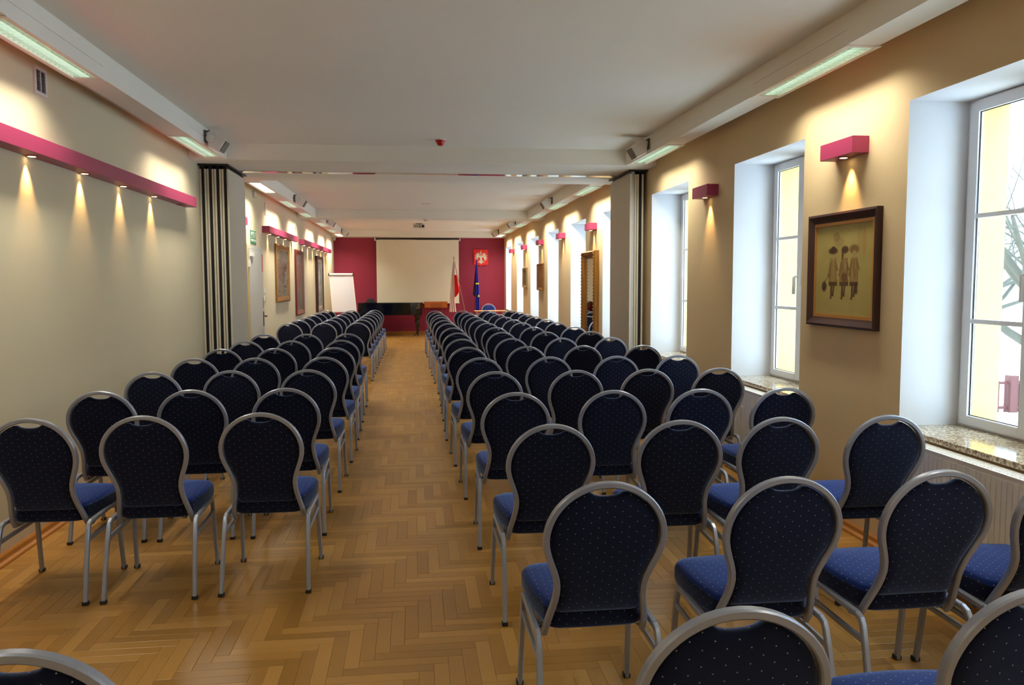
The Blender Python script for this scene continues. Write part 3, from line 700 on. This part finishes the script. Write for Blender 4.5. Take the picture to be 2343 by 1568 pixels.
def girls(u, v):
    bg = mixc((0.66, 0.60, 0.36), (0.60, 0.54, 0.30), fbm(u*5, v*6, 2)); c = bg
    br = (0.25, 0.15, 0.08); md = (0.44, 0.32, 0.17)
    c = mixc(c, md, 0.45*ell(u, v, .38, .13, .07, .06)); c = mixc(c, md, 0.25*ell(u, v, .43, .19, .09, .06))
    c = mixc(c, (0.60, 0.42, 0.24), 0.5*ell(u, v, .86, .2, .035, .17)); c = mixc(c, (0.60, 0.45, 0.26), 0.3*ell(u, v, .79, .16, .05, .14))
    for (x, hat, dark) in ((.325, 1, 0), (.525, 0, 1), (.70, 2, 0)):
        # legs
        for s, dl in ((-1, 0), (1, .02)):
            c = mixc(c, br, 0.95*seg_(u, v, (x+s*.022, .66), (x+s*.018-.01, .80-(.03 if s > 0 else 0)), .018))
            c = mixc(c, br, 0.9*ell(u, v, x+s*.018-.014, .815-(.03 if s > 0 else 0), .02, .014))
        # dress
        wdt = .055+.022*max(0, min(1, (v-.38)/.25))
        if .37 < v < .68 and abs(u-x) < wdt:
            k = fbm(u*34, v*9, 7); c = mixc(mixc((0.66, 0.57, 0.34), md, k), br, 0.35*max(0, (abs(u-x)/wdt-.6)*2.5))
            if v > .63: c = mixc(c, br, 0.75)
        c = mixc(c, md, 0.8*seg_(u, v, (x-.05, .42), (x-.085, .56), .016)); c = mixc(c, md, 0.8*seg_(u, v, (x+.05, .42), (x+.085, .50), .016))
        c = mixc(c, (0.62, 0.53, 0.33), 0.9*ell(u, v, x, .335, .032, .05))
        if hat == 1: c = mixc(c, br, 0.95*ell(u, v, x-.005, .285, .092, .04)); c = mixc(c, br, 0.9*ell(u, v, x, .26, .045, .03))
        if hat == 0: c = mixc(c, br, 0.9*ell(u, v, x+.01, .28, .068, .045)); c = mixc(c, br, .7*ell(u, v, x-.03, .33, .022, .06))
        if hat == 2: c = mixc(c, md, 0.85*ell(u, v, x-.005, .28, .092, .055)); c = mixc(c, (0.62, 0.53, 0.33), .9*ell(u, v, x, .325, .04, .035))
    c = mixc(c, br, 0.95*ell(u, v, .165, .685, .05, .062)); c = mixc(c, br, .8*seg_(u, v, (.245, .56), (.17, .63), .008))
    c = mixc(c, (0.40, 0.28, 0.16), 0.85*ell(u, v, .53, .585, .06, .06)); c = mixc(c, br, .9*seg_(u, v, (.74, .66), (.745, .74), .03))
    return c
def daub(pal, s, sx, sy, centre=None):
    def fn(u, v):
        n = fbm(u*sx, v*sy, s); n2 = fbm(u*sx*1.7+9, v*sy*2.0, s+3); k = n*1.25*(len(pal)-1); i = max(0, min(len(pal)-2, int(k)))
        c = mixc(pal[i], pal[i+1], k-i)
        if centre: c = mixc(c, centre[4], 0.8*ell(u, v, centre[0], centre[1], centre[2], centre[3], 0.9)*(0.4+n2))
        return mixc(c, (0.8, 0.75, 0.62), max(0, n2-0.68)*2.2)
    return fn
def picture(y0, y1, z0, z1, side, fw, fd, M, label, fn, slip=0.012, Ms=None):
    """side 'right': hung on the window wall, 'left': on the other one"""
    t = thing('painting', label, 'painting'); w = y1-y0; h = z1-z0
    if side == 'right': t.location = (XR, y1, z0); t.rotation_euler = (0, 0, -PI/2)
    else: t.location = (XL, y0, z0); t.rotation_euler = (0, 0, PI/2)
    # local: x along picture, y = into wall, -y towards room
    f = MB()
    prof = [(0, 0), (0, -fd), (fw*0.25, -fd-0.006), (fw*0.8, -fd*0.62), (fw, -fd*0.5), (fw, 0)]
    def corner(cx, cz, sx, sz): return [(cx+sx*a, b, cz+sz*a) for a, b in prof]
    cs = [corner(0, 0, 1, 1), corner(w, 0, -1, 1), corner(w, h, -1, -1), corner(0, h, 1, -1)]
    vs = [p for c in cs for p in c]; n = len(prof); fs = []
    for i in range(4):
        for j in range(n): a = i*n+j; b = i*n+(j+1) % n; c = ((i+1) % 4)*n+(j+1) % n; e = ((i+1) % 4)*n+j; fs.append((a, b, c, e))
    f.add(vs, fs); f.build('frame', M, t)
    s = MB(); q = fw; yy = -fd*0.45
    s.box(q, w-q, yy, 0, q, q+slip); s.box(q, w-q, yy, 0, h-q-slip, h-q); s.box(q, q+slip, yy, 0, q+slip, h-q-slip); s.box(w-q-slip, w-q, yy, 0, q+slip, h-q-slip)
    s.build('slip', Ms or M_gold, t)
    q2 = q+slip; c = canvas_mesh(w-2*q2, h-2*q2, fn, t); c.location = (q2, -fd*0.3, q2)
    return t
picture(4.44, 5.27, 1.27, 2.0, 'right', 0.058, 0.035, M_frd, 'dark-framed sepia painting of three walking figures in hats on the window wall', girls, 0.02)
picture(16.75, 17.58, 1.37, 1.94, 'right', 0.05, 0.03, M_frg, 'small gilt-framed dark red painting far along the window wall', daub([(0.25, 0.13, 0.12), (0.42, 0.2, 0.17), (0.5, 0.36, 0.2), (0.3, 0.2, 0.15)], 11, 4, 6, (0.5, 0.45, 0.2, 0.3, (0.6, 0.35, 0.25))))
picture(19.25, 19.95, 1.41, 1.89, 'right', 0.05, 0.03, mat('pale_gilt', (0.55, 0.48, 0.33), 0.4, metal=0.3), 'small greyish green painting in a pale frame, farthest on the window wall', daub([(0.25, 0.25, 0.15), (0.4, 0.38, 0.22), (0.3, 0.28, 0.2), (0.45, 0.4, 0.25)], 21, 4, 5))
picture(14.0, 15.45, 1.215, 2.21, 'left', 0.085, 0.03, M_frg, 'large gilt-framed grey and brown painting beside the grey door', daub([(0.20, 0.19, 0.19), (0.40, 0.35, 0.30), (0.56, 0.52, 0.45), (0.30, 0.18, 0.14)], 31, 5, 9, (0.35, 0.5, 0.25, 0.4, (0.42, 0.28, 0.24))))
picture(16.28, 17.38, 0.90, 2.20, 'left', 0.085, 0.035, M_frr, 'red-framed tall painting between the gilt and the dark frames', daub([(0.36, 0.37, 0.30), (0.52, 0.47, 0.28), (0.42, 0.40, 0.40), (0.58, 0.25, 0.22)], 41, 3, 8, (0.45, 0.42, 0.2, 0.3, (0.62, 0.24, 0.22))))
picture(19.62, 20.86, 0.84, 2.18, 'left', 0.07, 0.06, M_frd, 'dark-framed tall painting with a pale waterfall, nearest the flip chart', daub([(0.16, 0.17, 0.2), (0.3, 0.28, 0.3), (0.5, 0.5, 0.5), (0.25, 0.28, 0.15)], 51, 3, 7, (0.6, 0.4, 0.22, 0.55, (0.80, 0.82, 0.78))), 0.07, mat('pale_mount', (0.78, 0.72, 0.62), 0.7))

# tall gilt mirror leaning on the window wall
t = thing('wall_mirror', 'tall mirror in a carved gilt frame between two windows', 'mirror', (XR, 12.60, 0.02), -PI/2)
wM, hM = 0.90, 2.0
f = MB(); prof = [(0, 0), (0, -0.06), (0.02, -0.085), (0.06, -0.07), (0.085, -0.05), (0.11, -0.04), (0.11, 0)]
cs = [[(cx+sx*a, b, cz+sz*a) for a, b in prof] for cx, cz, sx, sz in ((0, 0, 1, 1), (wM, 0, -1, 1), (wM, hM, -1, -1), (0, hM, 1, -1))]
n = len(prof); f.add([p for c in cs for p in c], [(i*n+j, i*n+(j+1) % n, ((i+1) % 4)*n+(j+1) % n, ((i+1) % 4)*n+j) for i in range(4) for j in range(n)])
f.build('frame', M_frg, t)
be = MB()
for k in range(38):
    z = 0.05+k*0.0514
    for x in (0.024, wM-0.024): be.lathe([(0.001, -0.012), (0.011, -0.008), (0.014, 0), (0.001, 0.004)], (x, -0.083, z), 6, axis='y')
o = be.build('carving', M_frg, t); o['kind'] = 'stuff'
B(0.11, wM-0.11, -0.036, -0.03, 0.11, hM-0.11).build('glass', M_mirror, t)

# ------------------------------------------------------------------ far end: screen, emblem, flags, flip chart, piano, lectern, table
t = thing('projection_screen', 'large cream projection screen hanging on the burgundy far wall', 'screen', (0, 24.1, 0))
sc = MB(); nx, nz = 24, 20; vs = []
for j in range(nz+1):
    for i in range(nx+1):
        x = -1.073+2.41*i/nx; z = 2.79-1.86*j/nz
        y = 0.010*math.sin(x*3.1+z*2.2)*(1-(z-0.93)/1.9)**1.5 + 0.006*math.sin(x*7-z*5)*(1-(z-0.93)/1.9)**2
        vs.append((x, y, z))
sc.add(vs, [(j*(nx+1)+i, j*(nx+1)+i+1, (j+1)*(nx+1)+i+1, (j+1)*(nx+1)+i) for j in range(nz) for i in range(nx)], 0, True); sc.build('cloth', M_screen, t)
m = MB(); m.tube([(-1.09, 0.0, 0.925), (1.35, 0.0, 0.925)], 0.022); m.build('bottom_bar', M_screen, t)
m = MB(); m.box(-1.075, 1.355, 0.0, 0.06, 2.785, 2.83); m.build('roller_case', M_dark, t)
for x in (-1.11, 1.37): B(x-0.018, x+0.018, -0.01, 0.14, 2.76, 2.845).build('bracket', M_box, t)

t = thing('coat_of_arms', 'red shield with a white crowned eagle on the burgundy wall', 'emblem', (2.007, Y1-0.03, 2.26))
m = MB(); m.prism([(-0.215, 0.25), (-0.215, -0.17), (-0.19, -0.20), (-0.04, -0.215), (0, -0.245), (0.04, -0.215), (0.19, -0.20), (0.215, -0.17), (0.215, 0.25)], -0.005, 0.03, axis='y'); m.build('shield', M_shred, t)
e = MB()
def leafp(cx, cz, ang, ln, wd, y=-0.012):
    pts = []
    for k in range(10):
        a = 2*PI*k/10; px, pz = ln/2*math.cos(a)+ln/2, wd/2*math.sin(a)
        pts.append((cx+px*math.cos(ang)-pz*math.sin(ang), cz+px*math.sin(ang)+pz*math.cos(ang)))
    e.prism(pts, y, -0.004, axis='y')
leafp(0, -0.09, PI/2, 0.19, 0.085, -0.02)                     # body
leafp(0.0, 0.07, PI/2, 0.10, 0.038, -0.016)                   # neck
leafp(0.0, 0.15, PI/2+0.3, 0.055, 0.045, -0.018); leafp(-0.005, 0.165, PI-0.1, 0.05, 0.016, -0.016)   # head, beak
for s in (-1, 1):
    for k, (a, l) in enumerate(((82, .13), (62, .16), (40, .155), (15, .15), (-12, .15), (-38, .15), (-60, .15))):
        ang = R(a) if s > 0 else PI-R(a); leafp(s*(0.065+0.006*k), 0.045-0.003*k, ang, l, 0.036, -0.013-0.0008*k)
    leafp(s*0.02, 0.02, R(30) if s > 0 else PI-R(30), 0.12, 0.05, -0.018)      # shoulder
    leafp(s*0.025, -0.06, R(-45) if s > 0 else PI+R(45), 0.10, 0.028, -0.016); leafp(s*0.095, -0.125, R(-10) if s > 0 else PI+R(10), 0.045, 0.016, -0.016); leafp(s*0.095, -0.125, R(-70) if s > 0 else PI+R(70), 0.045, 0.016, -0.016)  # leg, talons
    leafp(s*0.006, -0.08, R(-70) if s > 0 else PI+R(70), 0.115, 0.03, -0.015); leafp(s*0.006, -0.08, R(-50) if s > 0 else PI+R(50), 0.10, 0.022, -0.014)
leafp(0, -0.08, -PI/2, 0.125, 0.03, -0.016)
eo = e.build('eagle', M_eag, t); eo.scale = (0.80, 1, 0.90)
c = MB()
for k in (-1, 0, 1): c.prism([(k*0.014-0.006, 0.208), (k*0.014+0.006, 0.208), (k*0.018, 0.235)], -0.018, -0.006, axis='y')
c.box(-0.022, 0.022, -0.018, -0.006, 0.198, 0.210); c.build('crown', mat('gold_leaf', (0.85, 0.65, 0.2), 0.35, metal=0.5), t)

def cloth(rows, name, M, parent, folds=5, amp=0.02, n=28, y0=0, ph=0):
    """rows: (z, x_left, x_right); vertical gathered folds"""
    vs = []; fs = []; rws = []
    for a, b in zip(rows[:-1], rows[1:]):
        for k in range(6): t_ = k/6; rws.append(tuple(p*(1-t_)+q*t_ for p, q in zip(a, b)))
    rws.append(rows[-1])
    for z, xa, xb in rws:
        for i in range(n+1):
            s_ = i/n; w_ = abs(xb-xa)
            vs.append((xa+(xb-xa)*s_, y0+min(amp, w_*0.3)*math.sin(s_*folds*2*PI+ph+z*0.8), z))
    for j in range(len(rws)-1):
        for i in range(n): a = j*(n+1)+i; fs.append((a, a+1, a+n+2, a+n+1))
    return MB().add(vs, fs, 0, True).build(name, M, parent)
t = thing('flag', 'white and red flag hanging in folds on a slanted pole before the screen', 'flag', (0, 23.5, 0))
m = MB(); m.tube([(1.60, 0, 0.05), (1.163, 0, 2.22)], 0.022); m.lathe([(0.001, 0), (0.016, 0.02), (0.012, 0.05), (0.001, 0.09)], (1.160, 0, 2.21), 10); m.build('pole', mat('flag_pole', (0.55, 0.40, 0.35), 0.4), t)
m = MB(); m.lathe([(0.17, 0), (0.17, 0.02), (0.05, 0.045), (0.03, 0.12), (0.001, 0.13)], (1.60, 0, 0), 20); m.build('stand', M_dark, t)
cloth([(2.20, 1.150, 1.175), (1.95, 1.115, 1.200), (1.6, 1.075, 1.185), (1.2, 1.045, 1.185), (0.95, 1.03, 1.19), (0.68, 1.015, 1.22)], 'white_band', M_fwh, t, 3, 0.03, y0=-0.02)
cloth([(1.75, 1.165, 1.245), (1.5, 1.165, 1.285), (1.28, 1.17, 1.32), (1.2, 1.175, 1.275), (1.11, 1.18, 1.20)], 'red_band', M_fred, t, 3, 0.025, y0=-0.035, ph=1)
t = thing('flag', 'dark blue flag with yellow stars hanging on a pole under the emblem', 'flag', (0.027, 23.95, 0))
m = MB(); m.tube([(1.715, 0, 0.05), (1.838, 0, 2.26)], 0.02); m.build('pole', mat('brown_pole', (0.35, 0.15, 0.12), 0.4), t)
m = MB(); m.lathe([(0.17, 0), (0.17, 0.02), (0.05, 0.045), (0.03, 0.12), (0.001, 0.13)], (1.715, 0, 0), 20); m.build('stand', M_dark, t)
cl = cloth([(2.20, 1.822, 1.842), (1.9, 1.80, 1.855), (1.5, 1.795, 1.885), (1.1, 1.79, 1.905), (0.67, 1.785, 1.90)], 'cloth', M_fblu, t, 2, 0.03, y0=-0.04)
cloth([(2.20, 1.822, 1.832), (1.8, 1.775, 1.81), (1.5, 1.745, 1.80), (1.18, 1.712, 1.80), (1.11, 1.76, 1.80)], 'cloth_fold', mat('flag_navy', (0.05, 0.06, 0.25), 0.7), t, 1, 0.02, y0=0.01)  # back fold of the same blue cloth, its shade painted in as darker blue
for (x, z, r) in ((1.820, 1.50, 0.036), (1.866, 1.50, 0.034), (1.885, 1.13, 0.032), (1.852, 1.105, 0.014), (1.870, 1.16, 0.014)):
    m = MB(); m.prism([(x+(r if k % 2 == 0 else r*0.45)*math.sin(PI*k/5), z+(r if k % 2 == 0 else r*0.45)*math.cos(PI*k/5)) for k in range(10)], -0.082, -0.078, axis='y'); m.build('star', M_fyel, t)

t = thing('flip_chart', 'white flip chart easel standing left of the piano', 'flip chart', (0, 22.0, 0))
vs = [(-2.225, -0.0, 1.72), (-1.605, 0.0, 1.72), (-1.50, -0.28, 0.76), (-2.135, -0.28, 0.76)]
m = MB(); m.add(vs+[(x, y+0.02, z) for x, y, z in vs], [(0,3,2,1),(4,5,6,7),(0,1,5,4),(1,2,6,5),(2,3,7,6),(3,0,4,7)]); m.build('board', M_box, t)
vs = [(x, y-0.006, z) for x, y, z in [(-2.20, 0, 1.71), (-1.63, 0, 1.71), (-1.53, -0.272, 0.78), (-2.11, -0.272, 0.78)]]
m = MB(); m.add(vs+[(x, y-0.004, z) for x, y, z in vs], [(0,1,2,3),(4,7,6,5),(0,4,5,1),(1,5,6,2),(2,6,7,3),(3,7,4,0)]); m.build('paper_pad', M_paper, t)
m = MB(); m.tube([(-2.225, -0.01, 1.755), (-1.605, -0.01, 1.755)], 0.065, 0.065, seg=10); m.build('clamp_bar', M_box, t)
for x in (-2.235, -1.595): B(x-0.014, x+0.014, -0.045, 0.03, 1.72, 1.79).build('end_cap', M_plast, t)
for a, b in (((-2.12, -0.2, 0.85), (-2.02, -0.45, 0.0)), ((-1.53, -0.2, 0.85), (-1.42, -0.45, 0.0)), ((-1.88, 0.03, 1.7), (-1.75, 0.42, 0.0))):
    m = MB(); m.tube([a, b], 0.028); m.build('leg', M_alu, t)

# grand piano, long side to the hall
t = thing('grand_piano', 'glossy black grand piano along the burgundy wall below the screen', 'piano', (0, 0, 0))
out = [(-1.55, 22.95), (-0.10, 22.95), (0.06, 22.99), (0.17, 23.08), (0.235, 23.22), (0.25, 23.40), (0.22, 23.56), (0.12, 23.68), (-0.10, 23.76), (-0.40, 23.83), (-0.70, 23.98), (-1.0, 24.02), (-1.55, 24.02)]
m = MB(); m.prism(out, 0.62, 0.945); m.build('case', M_black, t, bevel=0.006)
cxm, cym = -0.65, 23.45
m = MB(); m.prism([(cxm+(x-cxm)*1.012, cym+(y-cym)*1.02) for x, y in out], 0.948, 0.972); m.build('lid', M_black, t, bevel=0.004)
m = MB(); m.box(-1.60, -0.95, 22.98, 24.0, 0.565, 0.618); m.build('keybed', M_black, t, bevel=0.004)
lp = [(0.035, 0.085), (0.045, 0.10), (0.03, 0.14), (0.05, 0.26), (0.062, 0.32), (0.05, 0.345), (0.072, 0.38), (0.075, 0.45), (0.055, 0.50), (0.10, 0.58), (0.11, 0.62)]
for (x, y) in ((0.10, 23.35), (-1.38, 23.1), (-1.38, 23.9)):
    m = MB(); m.lathe(lp, (x, y, 0), 12); lg = m.build('leg', M_black, t)
    c = MB(); c.tube([(x, y, 0.03), (x, y, 0.09)], 0.03); c.lathe([(0.012, -0.014), (0.03, -0.012), (0.03, 0.012), (0.012, 0.014)], (x+0.01, y-0.03, 0.03), 14, axis='x')
    c.box(x-0.075, x+0.02, y-0.02, y+0.02, 0.045, 0.075); c.lathe([(0.012, -0.012), (0.028, -0.01), (0.028, 0.01), (0.012, 0.012)], (x-0.08, y, 0.028), 14, axis='x'); c.build('caster', M_dark, lg)
m = MB(); m.tube([(-1.1, 23.35, 0.12), (-1.1, 23.4, 0.57)], 0.03); m.tube([(-1.1, 23.6, 0.12), (-1.1, 23.55, 0.57)], 0.03); m.box(-1.14, -1.05, 23.3, 23.65, 0.08, 0.13); m.build('pedal_lyre', M_black, t)
m = MB(); m.lathe([(0.16, 0), (0.165, 0.012), (0.125, 0.022), (0.115, 0.07), (0.09, 0.105), (0.04, 0.12), (0.001, 0.12)], (0, 0, 0), 24)
tag(m.build('hat', M_felt, loc=(-1.21, 23.15, 0.972)), 'round black felt hat lying on the piano lid', 'hat')

t = thing('lectern', 'orange wooden lectern with thin legs right of the piano', 'lectern', (0, 23.6, 0))
B(0.30, 0.97, 0, 0.03, 0.80, 0.955).build('front_panel', M_wood, t, bevel=0.003); B(0.29, 0.98, 0, 0.42, 0.955, 0.975).build('top', M_wood, t, bevel=0.003)
B(0.48, 0.80, -0.006, 0, 0.815, 0.93).build('inset_panel', mat('deep_orange_wood', (0.62, 0.32, 0.12), 0.4), t)
for x in (0.34, 0.80):
    for y in (0.05, 0.36): m = MB(); m.tube([(x, y, 0), (x, y, 0.956)], 0.016); m.build('leg', mat('brass_leg', (0.55, 0.30, 0.18), 0.4), t)

t = thing('table', 'light wooden table at the far right before the front-facing chair', 'table', (0, 22.3, 0))
B(1.68, 2.55, 0, 0.5, 0.728, 0.75).build('tabletop', M_table, t, bevel=0.003)
for x in (1.74, 2.49):
    for y in (0.05, 0.45): B(x-0.02, x+0.02, y-0.02, y+0.02, 0, 0.728).build('leg', M_alu, t)
# ------------------------------------------------------------------ banquet chair
def hw(z):           # half width of the back tube centre line
    if z > 0.735: return 0.195*math.sqrt(max(0, 1-((z-0.735)/0.184)**2))
    if z > 0.545: k = (0.735-z)/0.19; return 0.195-0.047*(0.5-0.5*math.cos(PI*k))
    k = (0.545-z)/0.19; return 0.148+0.026*(0.5-0.5*math.cos(PI*min(1, k)))
def lean(z):
    k = 0.92-z; return 0.10*k+0.50*k*k*0.85 if k > 0 else 0
def chair():
    t = thing('banquet_chair', 'c', 'chair')
    # back frame
    pts = [(0.165, 0.40, 0.372), (0.168, 0.30, 0.362), (0.172, 0.245, 0.352), (0.174, lean(0.37)+0.012, 0.358)]
    for z in [0.385, 0.41, 0.44, 0.47, 0.50, 0.53, 0.56, 0.59, 0.62, 0.65, 0.68, 0.71, 0.74]: pts.append((hw(z), lean(z), z))
    for k in range(1, 13):
        a = PI/2*k/13; z = 0.74+0.179*math.sin(a); pts.append((hw(z), lean(z), z))
    full = pts + [(0, lean(0.919), 0.919)] + [(-x, y, z) for x, y, z in pts[::-1]]
    MB().tube(full, 0.021, 0.027, seg=8, ref=(0, 1, 0), square=True).build('back_frame', M_steel, t, sharp=True)
    # backrest cushion inside the tube
    ol = []; zb = 0.445
    zs = [zb+(0.74-zb)*k/12 for k in range(13)]; side = [(hw(z)-0.012, z) for z in zs]
    side[0] = (side[0][0]-0.012, zb)
    for k in range(1, 12):
        a = PI/2*k/12; z = 0.74+0.165*math.sin(a); side.append((0.183*math.cos(a), z))
    side = [p for p in side if p[0] > 0.062]
    side += [(0.055, 0.892), (0.042, 0.884), (0.022, 0.879)]
    ol = side + [(0, 0.878)] + [(-x, z) for x, z in side[::-1]]
    for k in range(5): ol.append((-0.12+0.06*k, zb-0.004))
    cx, cz = 0, 0.68
    m = MB(); n = len(ol)
    def ring(s, off): return [(cx+(x-cx)*s, lean(cz+(z-cz)*s)+off, cz+(z-cz)*s) for x, z in ol]
    rings = [ring(s, o) for s, o in ((0.02, -0.010), (0.4, -0.010), (0.75, -0.009), (0.92, -0.006), (0.985, 0.000), (1.0, 0.008), (1.0, 0.018), (0.97, 0.032), (0.88, 0.042), (0.7, 0.047), (0.4, 0.05), (0.02, 0.05))]
    vs = [p for r in rings for p in r]; fs = []
    for i in range(len(rings)-1):
        for j in range(n): fs.append((i*n+j, i*n+(j+1) % n, (i+1)*n+(j+1) % n, (i+1)*n+j))
    fs.append(tuple(range(n))); fs.append(tuple(range((len(rings)-1)*n, len(rings)*n))[::-1])
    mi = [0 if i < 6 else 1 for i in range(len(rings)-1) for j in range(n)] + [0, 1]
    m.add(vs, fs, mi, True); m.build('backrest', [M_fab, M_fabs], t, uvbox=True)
    # seat
    ol = []
    def arc(cx, cy, r, a0, a1, k=6):
        for i in range(k+1): a = R(a0+(a1-a0)*i/k); ol.append((cx+r*math.cos(a), cy+r*math.sin(a)))
    arc(0.150, 0.495, 0.062, 0, 80); ol.append((0.08, 0.566)); ol.append((0, 0.570)); ol.append((-0.08, 0.566)); arc(-0.150, 0.495, 0.062, 100, 180)
    ol.append((-0.208, 0.40)); ol.append((-0.198, 0.31)); arc(-0.122, 0.215, 0.055, 185, 268); ol.append((-0.06, 0.158)); ol.append((0, 0.157)); ol.append((0.06, 0.158)); arc(0.122, 0.215, 0.055, 272, 355); ol.append((0.198, 0.31)); ol.append((0.208, 0.40))
    cx, cy = 0, 0.37; n = len(ol); m = MB()
    def ring(s, z, c=0): return [(cx+(x-cx)*s, cy+(y-cy)*s, z+0.02*((cy+(y-cy)*s)-0.37)/0.2*0.4) for x, y in ol]
    rings = [ring(s, z) for s, z in ((0.02, 0.385), (0.7, 0.385), (0.95, 0.386), (0.985, 0.394), (1.0, 0.41), (1.0, 0.443), (0.985, 0.456), (0.955, 0.463), (0.955, 0.465), (0.9, 0.472), (0.75, 0.479), (0.45, 0.484), (0.02, 0.486))]
    vs = [p for r in rings for p in r]; fs = []
    for i in range(len(rings)-1):
        for j in range(n): fs.append((i*n+j, i*n+(j+1) % n, (i+1)*n+(j+1) % n, (i+1)*n+j))
    fs.append(tuple(range(n))[::-1]); fs.append(tuple(range((len(rings)-1)*n, len(rings)*n)))
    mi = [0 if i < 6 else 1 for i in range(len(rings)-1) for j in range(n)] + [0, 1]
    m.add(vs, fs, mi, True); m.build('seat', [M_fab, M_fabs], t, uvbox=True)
    # frame under the seat
    m = MB()
    for s in (-1, 1):
        m.tube([(s*0.206, 0.15, 0.382), (s*0.206, 0.30, 0.386), (s*0.206, 0.45, 0.390)], 0.022, 0.022, seg=8, square=True)
        m.tube([(s*0.207, 0.105, 0.30), (s*0.207, 0.49, 0.31)], 0.014, 0.022, seg=8, square=True)
    for y in (0.24, 0.44): m.tube([(-0.206, y, 0.374), (0.206, y, 0.374)], 0.02, 0.016, seg=6, square=True)
    m.build('seat_frame', M_steel, t, sharp=True)
    for s in (-1, 1):
        for rear in (True, False):
            if rear: p = [(s*0.214, 0.025, 0.004), (s*0.211, 0.055, 0.14), (s*0.208, 0.090, 0.28), (s*0.206, 0.112, 0.352), (s*0.206, 0.124, 0.372), (s*0.206, 0.15, 0.382)]
            else: p = [(s*0.214, 0.535, 0.004), (s*0.211, 0.515, 0.14), (s*0.208, 0.496, 0.28), (s*0.206, 0.486, 0.355), (s*0.206, 0.474, 0.38), (s*0.206, 0.45, 0.390)]
            l = MB().tube(p, 0.024, 0.020, seg=8, ref=(1, 0, 0), square=True).build('leg', M_steel, t, sharp=True)
            x, y = p[0][0], p[0][1]
            B(x-0.0135, x+0.0135, y-0.012, y+0.016, 0.0, 0.018).build('foot_cap', M_plast, l, bevel=0.002)
    # light plate joining the tube to the seat pan
    for s in (-1, 1):
        m = MB(); m.prism([(0.22+0.034*math.cos(2*PI*k/10), 0.385+0.022*math.sin(2*PI*k/10)) for k in range(10)], s*0.158-0.004, s*0.158+0.004, axis='x'); m.build('side_plate', mat('pale_plate', (0.85, 0.87, 0.9), 0.25, metal=0.3), t)
    return t
CH = chair(); cht = tree_of(CH)
rnd = random.Random(11); used = [False]
def place(x, y, rz, label, group):
    o = CH if not used[0] else copy_tree(CH, cht); used[0] = True
    o.location = (x, y, 0); o.rotation_euler = (0, 0, rz); tag(o, label, 'chair', group)
num = ['nearest', 'second', 'third', 'fourth', 'fifth', 'sixth', 'seventh', 'eighth', 'ninth', 'tenth', 'eleventh', 'twelfth', 'thirteenth', 'fourteenth', 'fifteenth', 'farthest']
RX = {0: (.63, 1.30), 1: (.61, 1.21, 1.77, 2.25), 2: (.61, 1.22, 1.71, 2.24), 3: (.58, 1.16, 1.69, 2.21), 4: (.57, 1.16, 1.69, 2.23), 5: (.55, 1.14, 1.72, 2.26), 6: (.52, 1.10, 1.67, 2.27), 7: (.53, 1.09, 1.66, 2.23), 8: (.54, 1.10, 1.66, 2.24), 9: (.54, 1.13, 1.66, 2.24), 10: (.52, 1.12, 1.66, 2.21), 11: (.50, 1.10, 1.65, 2.21), 12: (.49, 1.10, 1.63, 2.18), 13: (.50, 1.09, 1.62, 2.18), 14: (.48, 1.09, 1.60, 2.17), 15: (.46, 1.06, 1.58, 2.14)}
RY = [1.48, 2.49, 3.56, 4.61, 5.70, 6.74, 7.86, 9.0, 10.12, 11.2, 12.4, 13.4, 14.52, 15.55, 16.7, 17.7]
seatn = ['beside the aisle', 'second from the aisle', 'third from the aisle', 'nearest the window wall']
for i, y in enumerate(RY):
    for j, x in enumerate(RX[i]):
        place(x, y+rnd.uniform(-.02, .02), rnd.uniform(-.03, .03), 'navy pin-dot banquet chair, right block, %s row from the camera, %s' % (num[i], seatn[j]), 'banquet chairs right of the aisle')
LY = [1.47, 4.05, 4.98, 6.04, 7.02, 8.02, 9.04, 10.17, 12.83, 13.83, 14.72, 15.68, 16.62, 17.48, 18.45]
LX = {0: (-0.71,), 1: (-0.76, -1.31, -1.82), 2: (-0.78, -1.33, -1.85), 3: (-0.78, -1.33, -1.87), 4: (-0.77, -1.34, -1.84), 5: (-0.78, -1.34, -1.84), 6: (-0.80, -1.33, -1.82), 7: (-0.82, -1.32, -1.83)}
num2 = num[:14]+['farthest']
for i, y in enumerate(LY):
    for j, x in enumerate(LX.get(i, (-0.88, -1.40, -1.92))):
        place(x, y+rnd.uniform(-.02, .02), rnd.uniform(-.03, .03), 'navy pin-dot banquet chair, left block, %s row from the camera, %s' % (num2[i], ['beside the aisle', 'in the middle', 'beside the left wall'][j]), 'banquet chairs left of the aisle')
place(2.11, 22.95, PI+0.05, 'navy banquet chair facing the hall behind the far table', 'chair behind the far table')
bpy.data.objects[CH.name].pop('x', None)
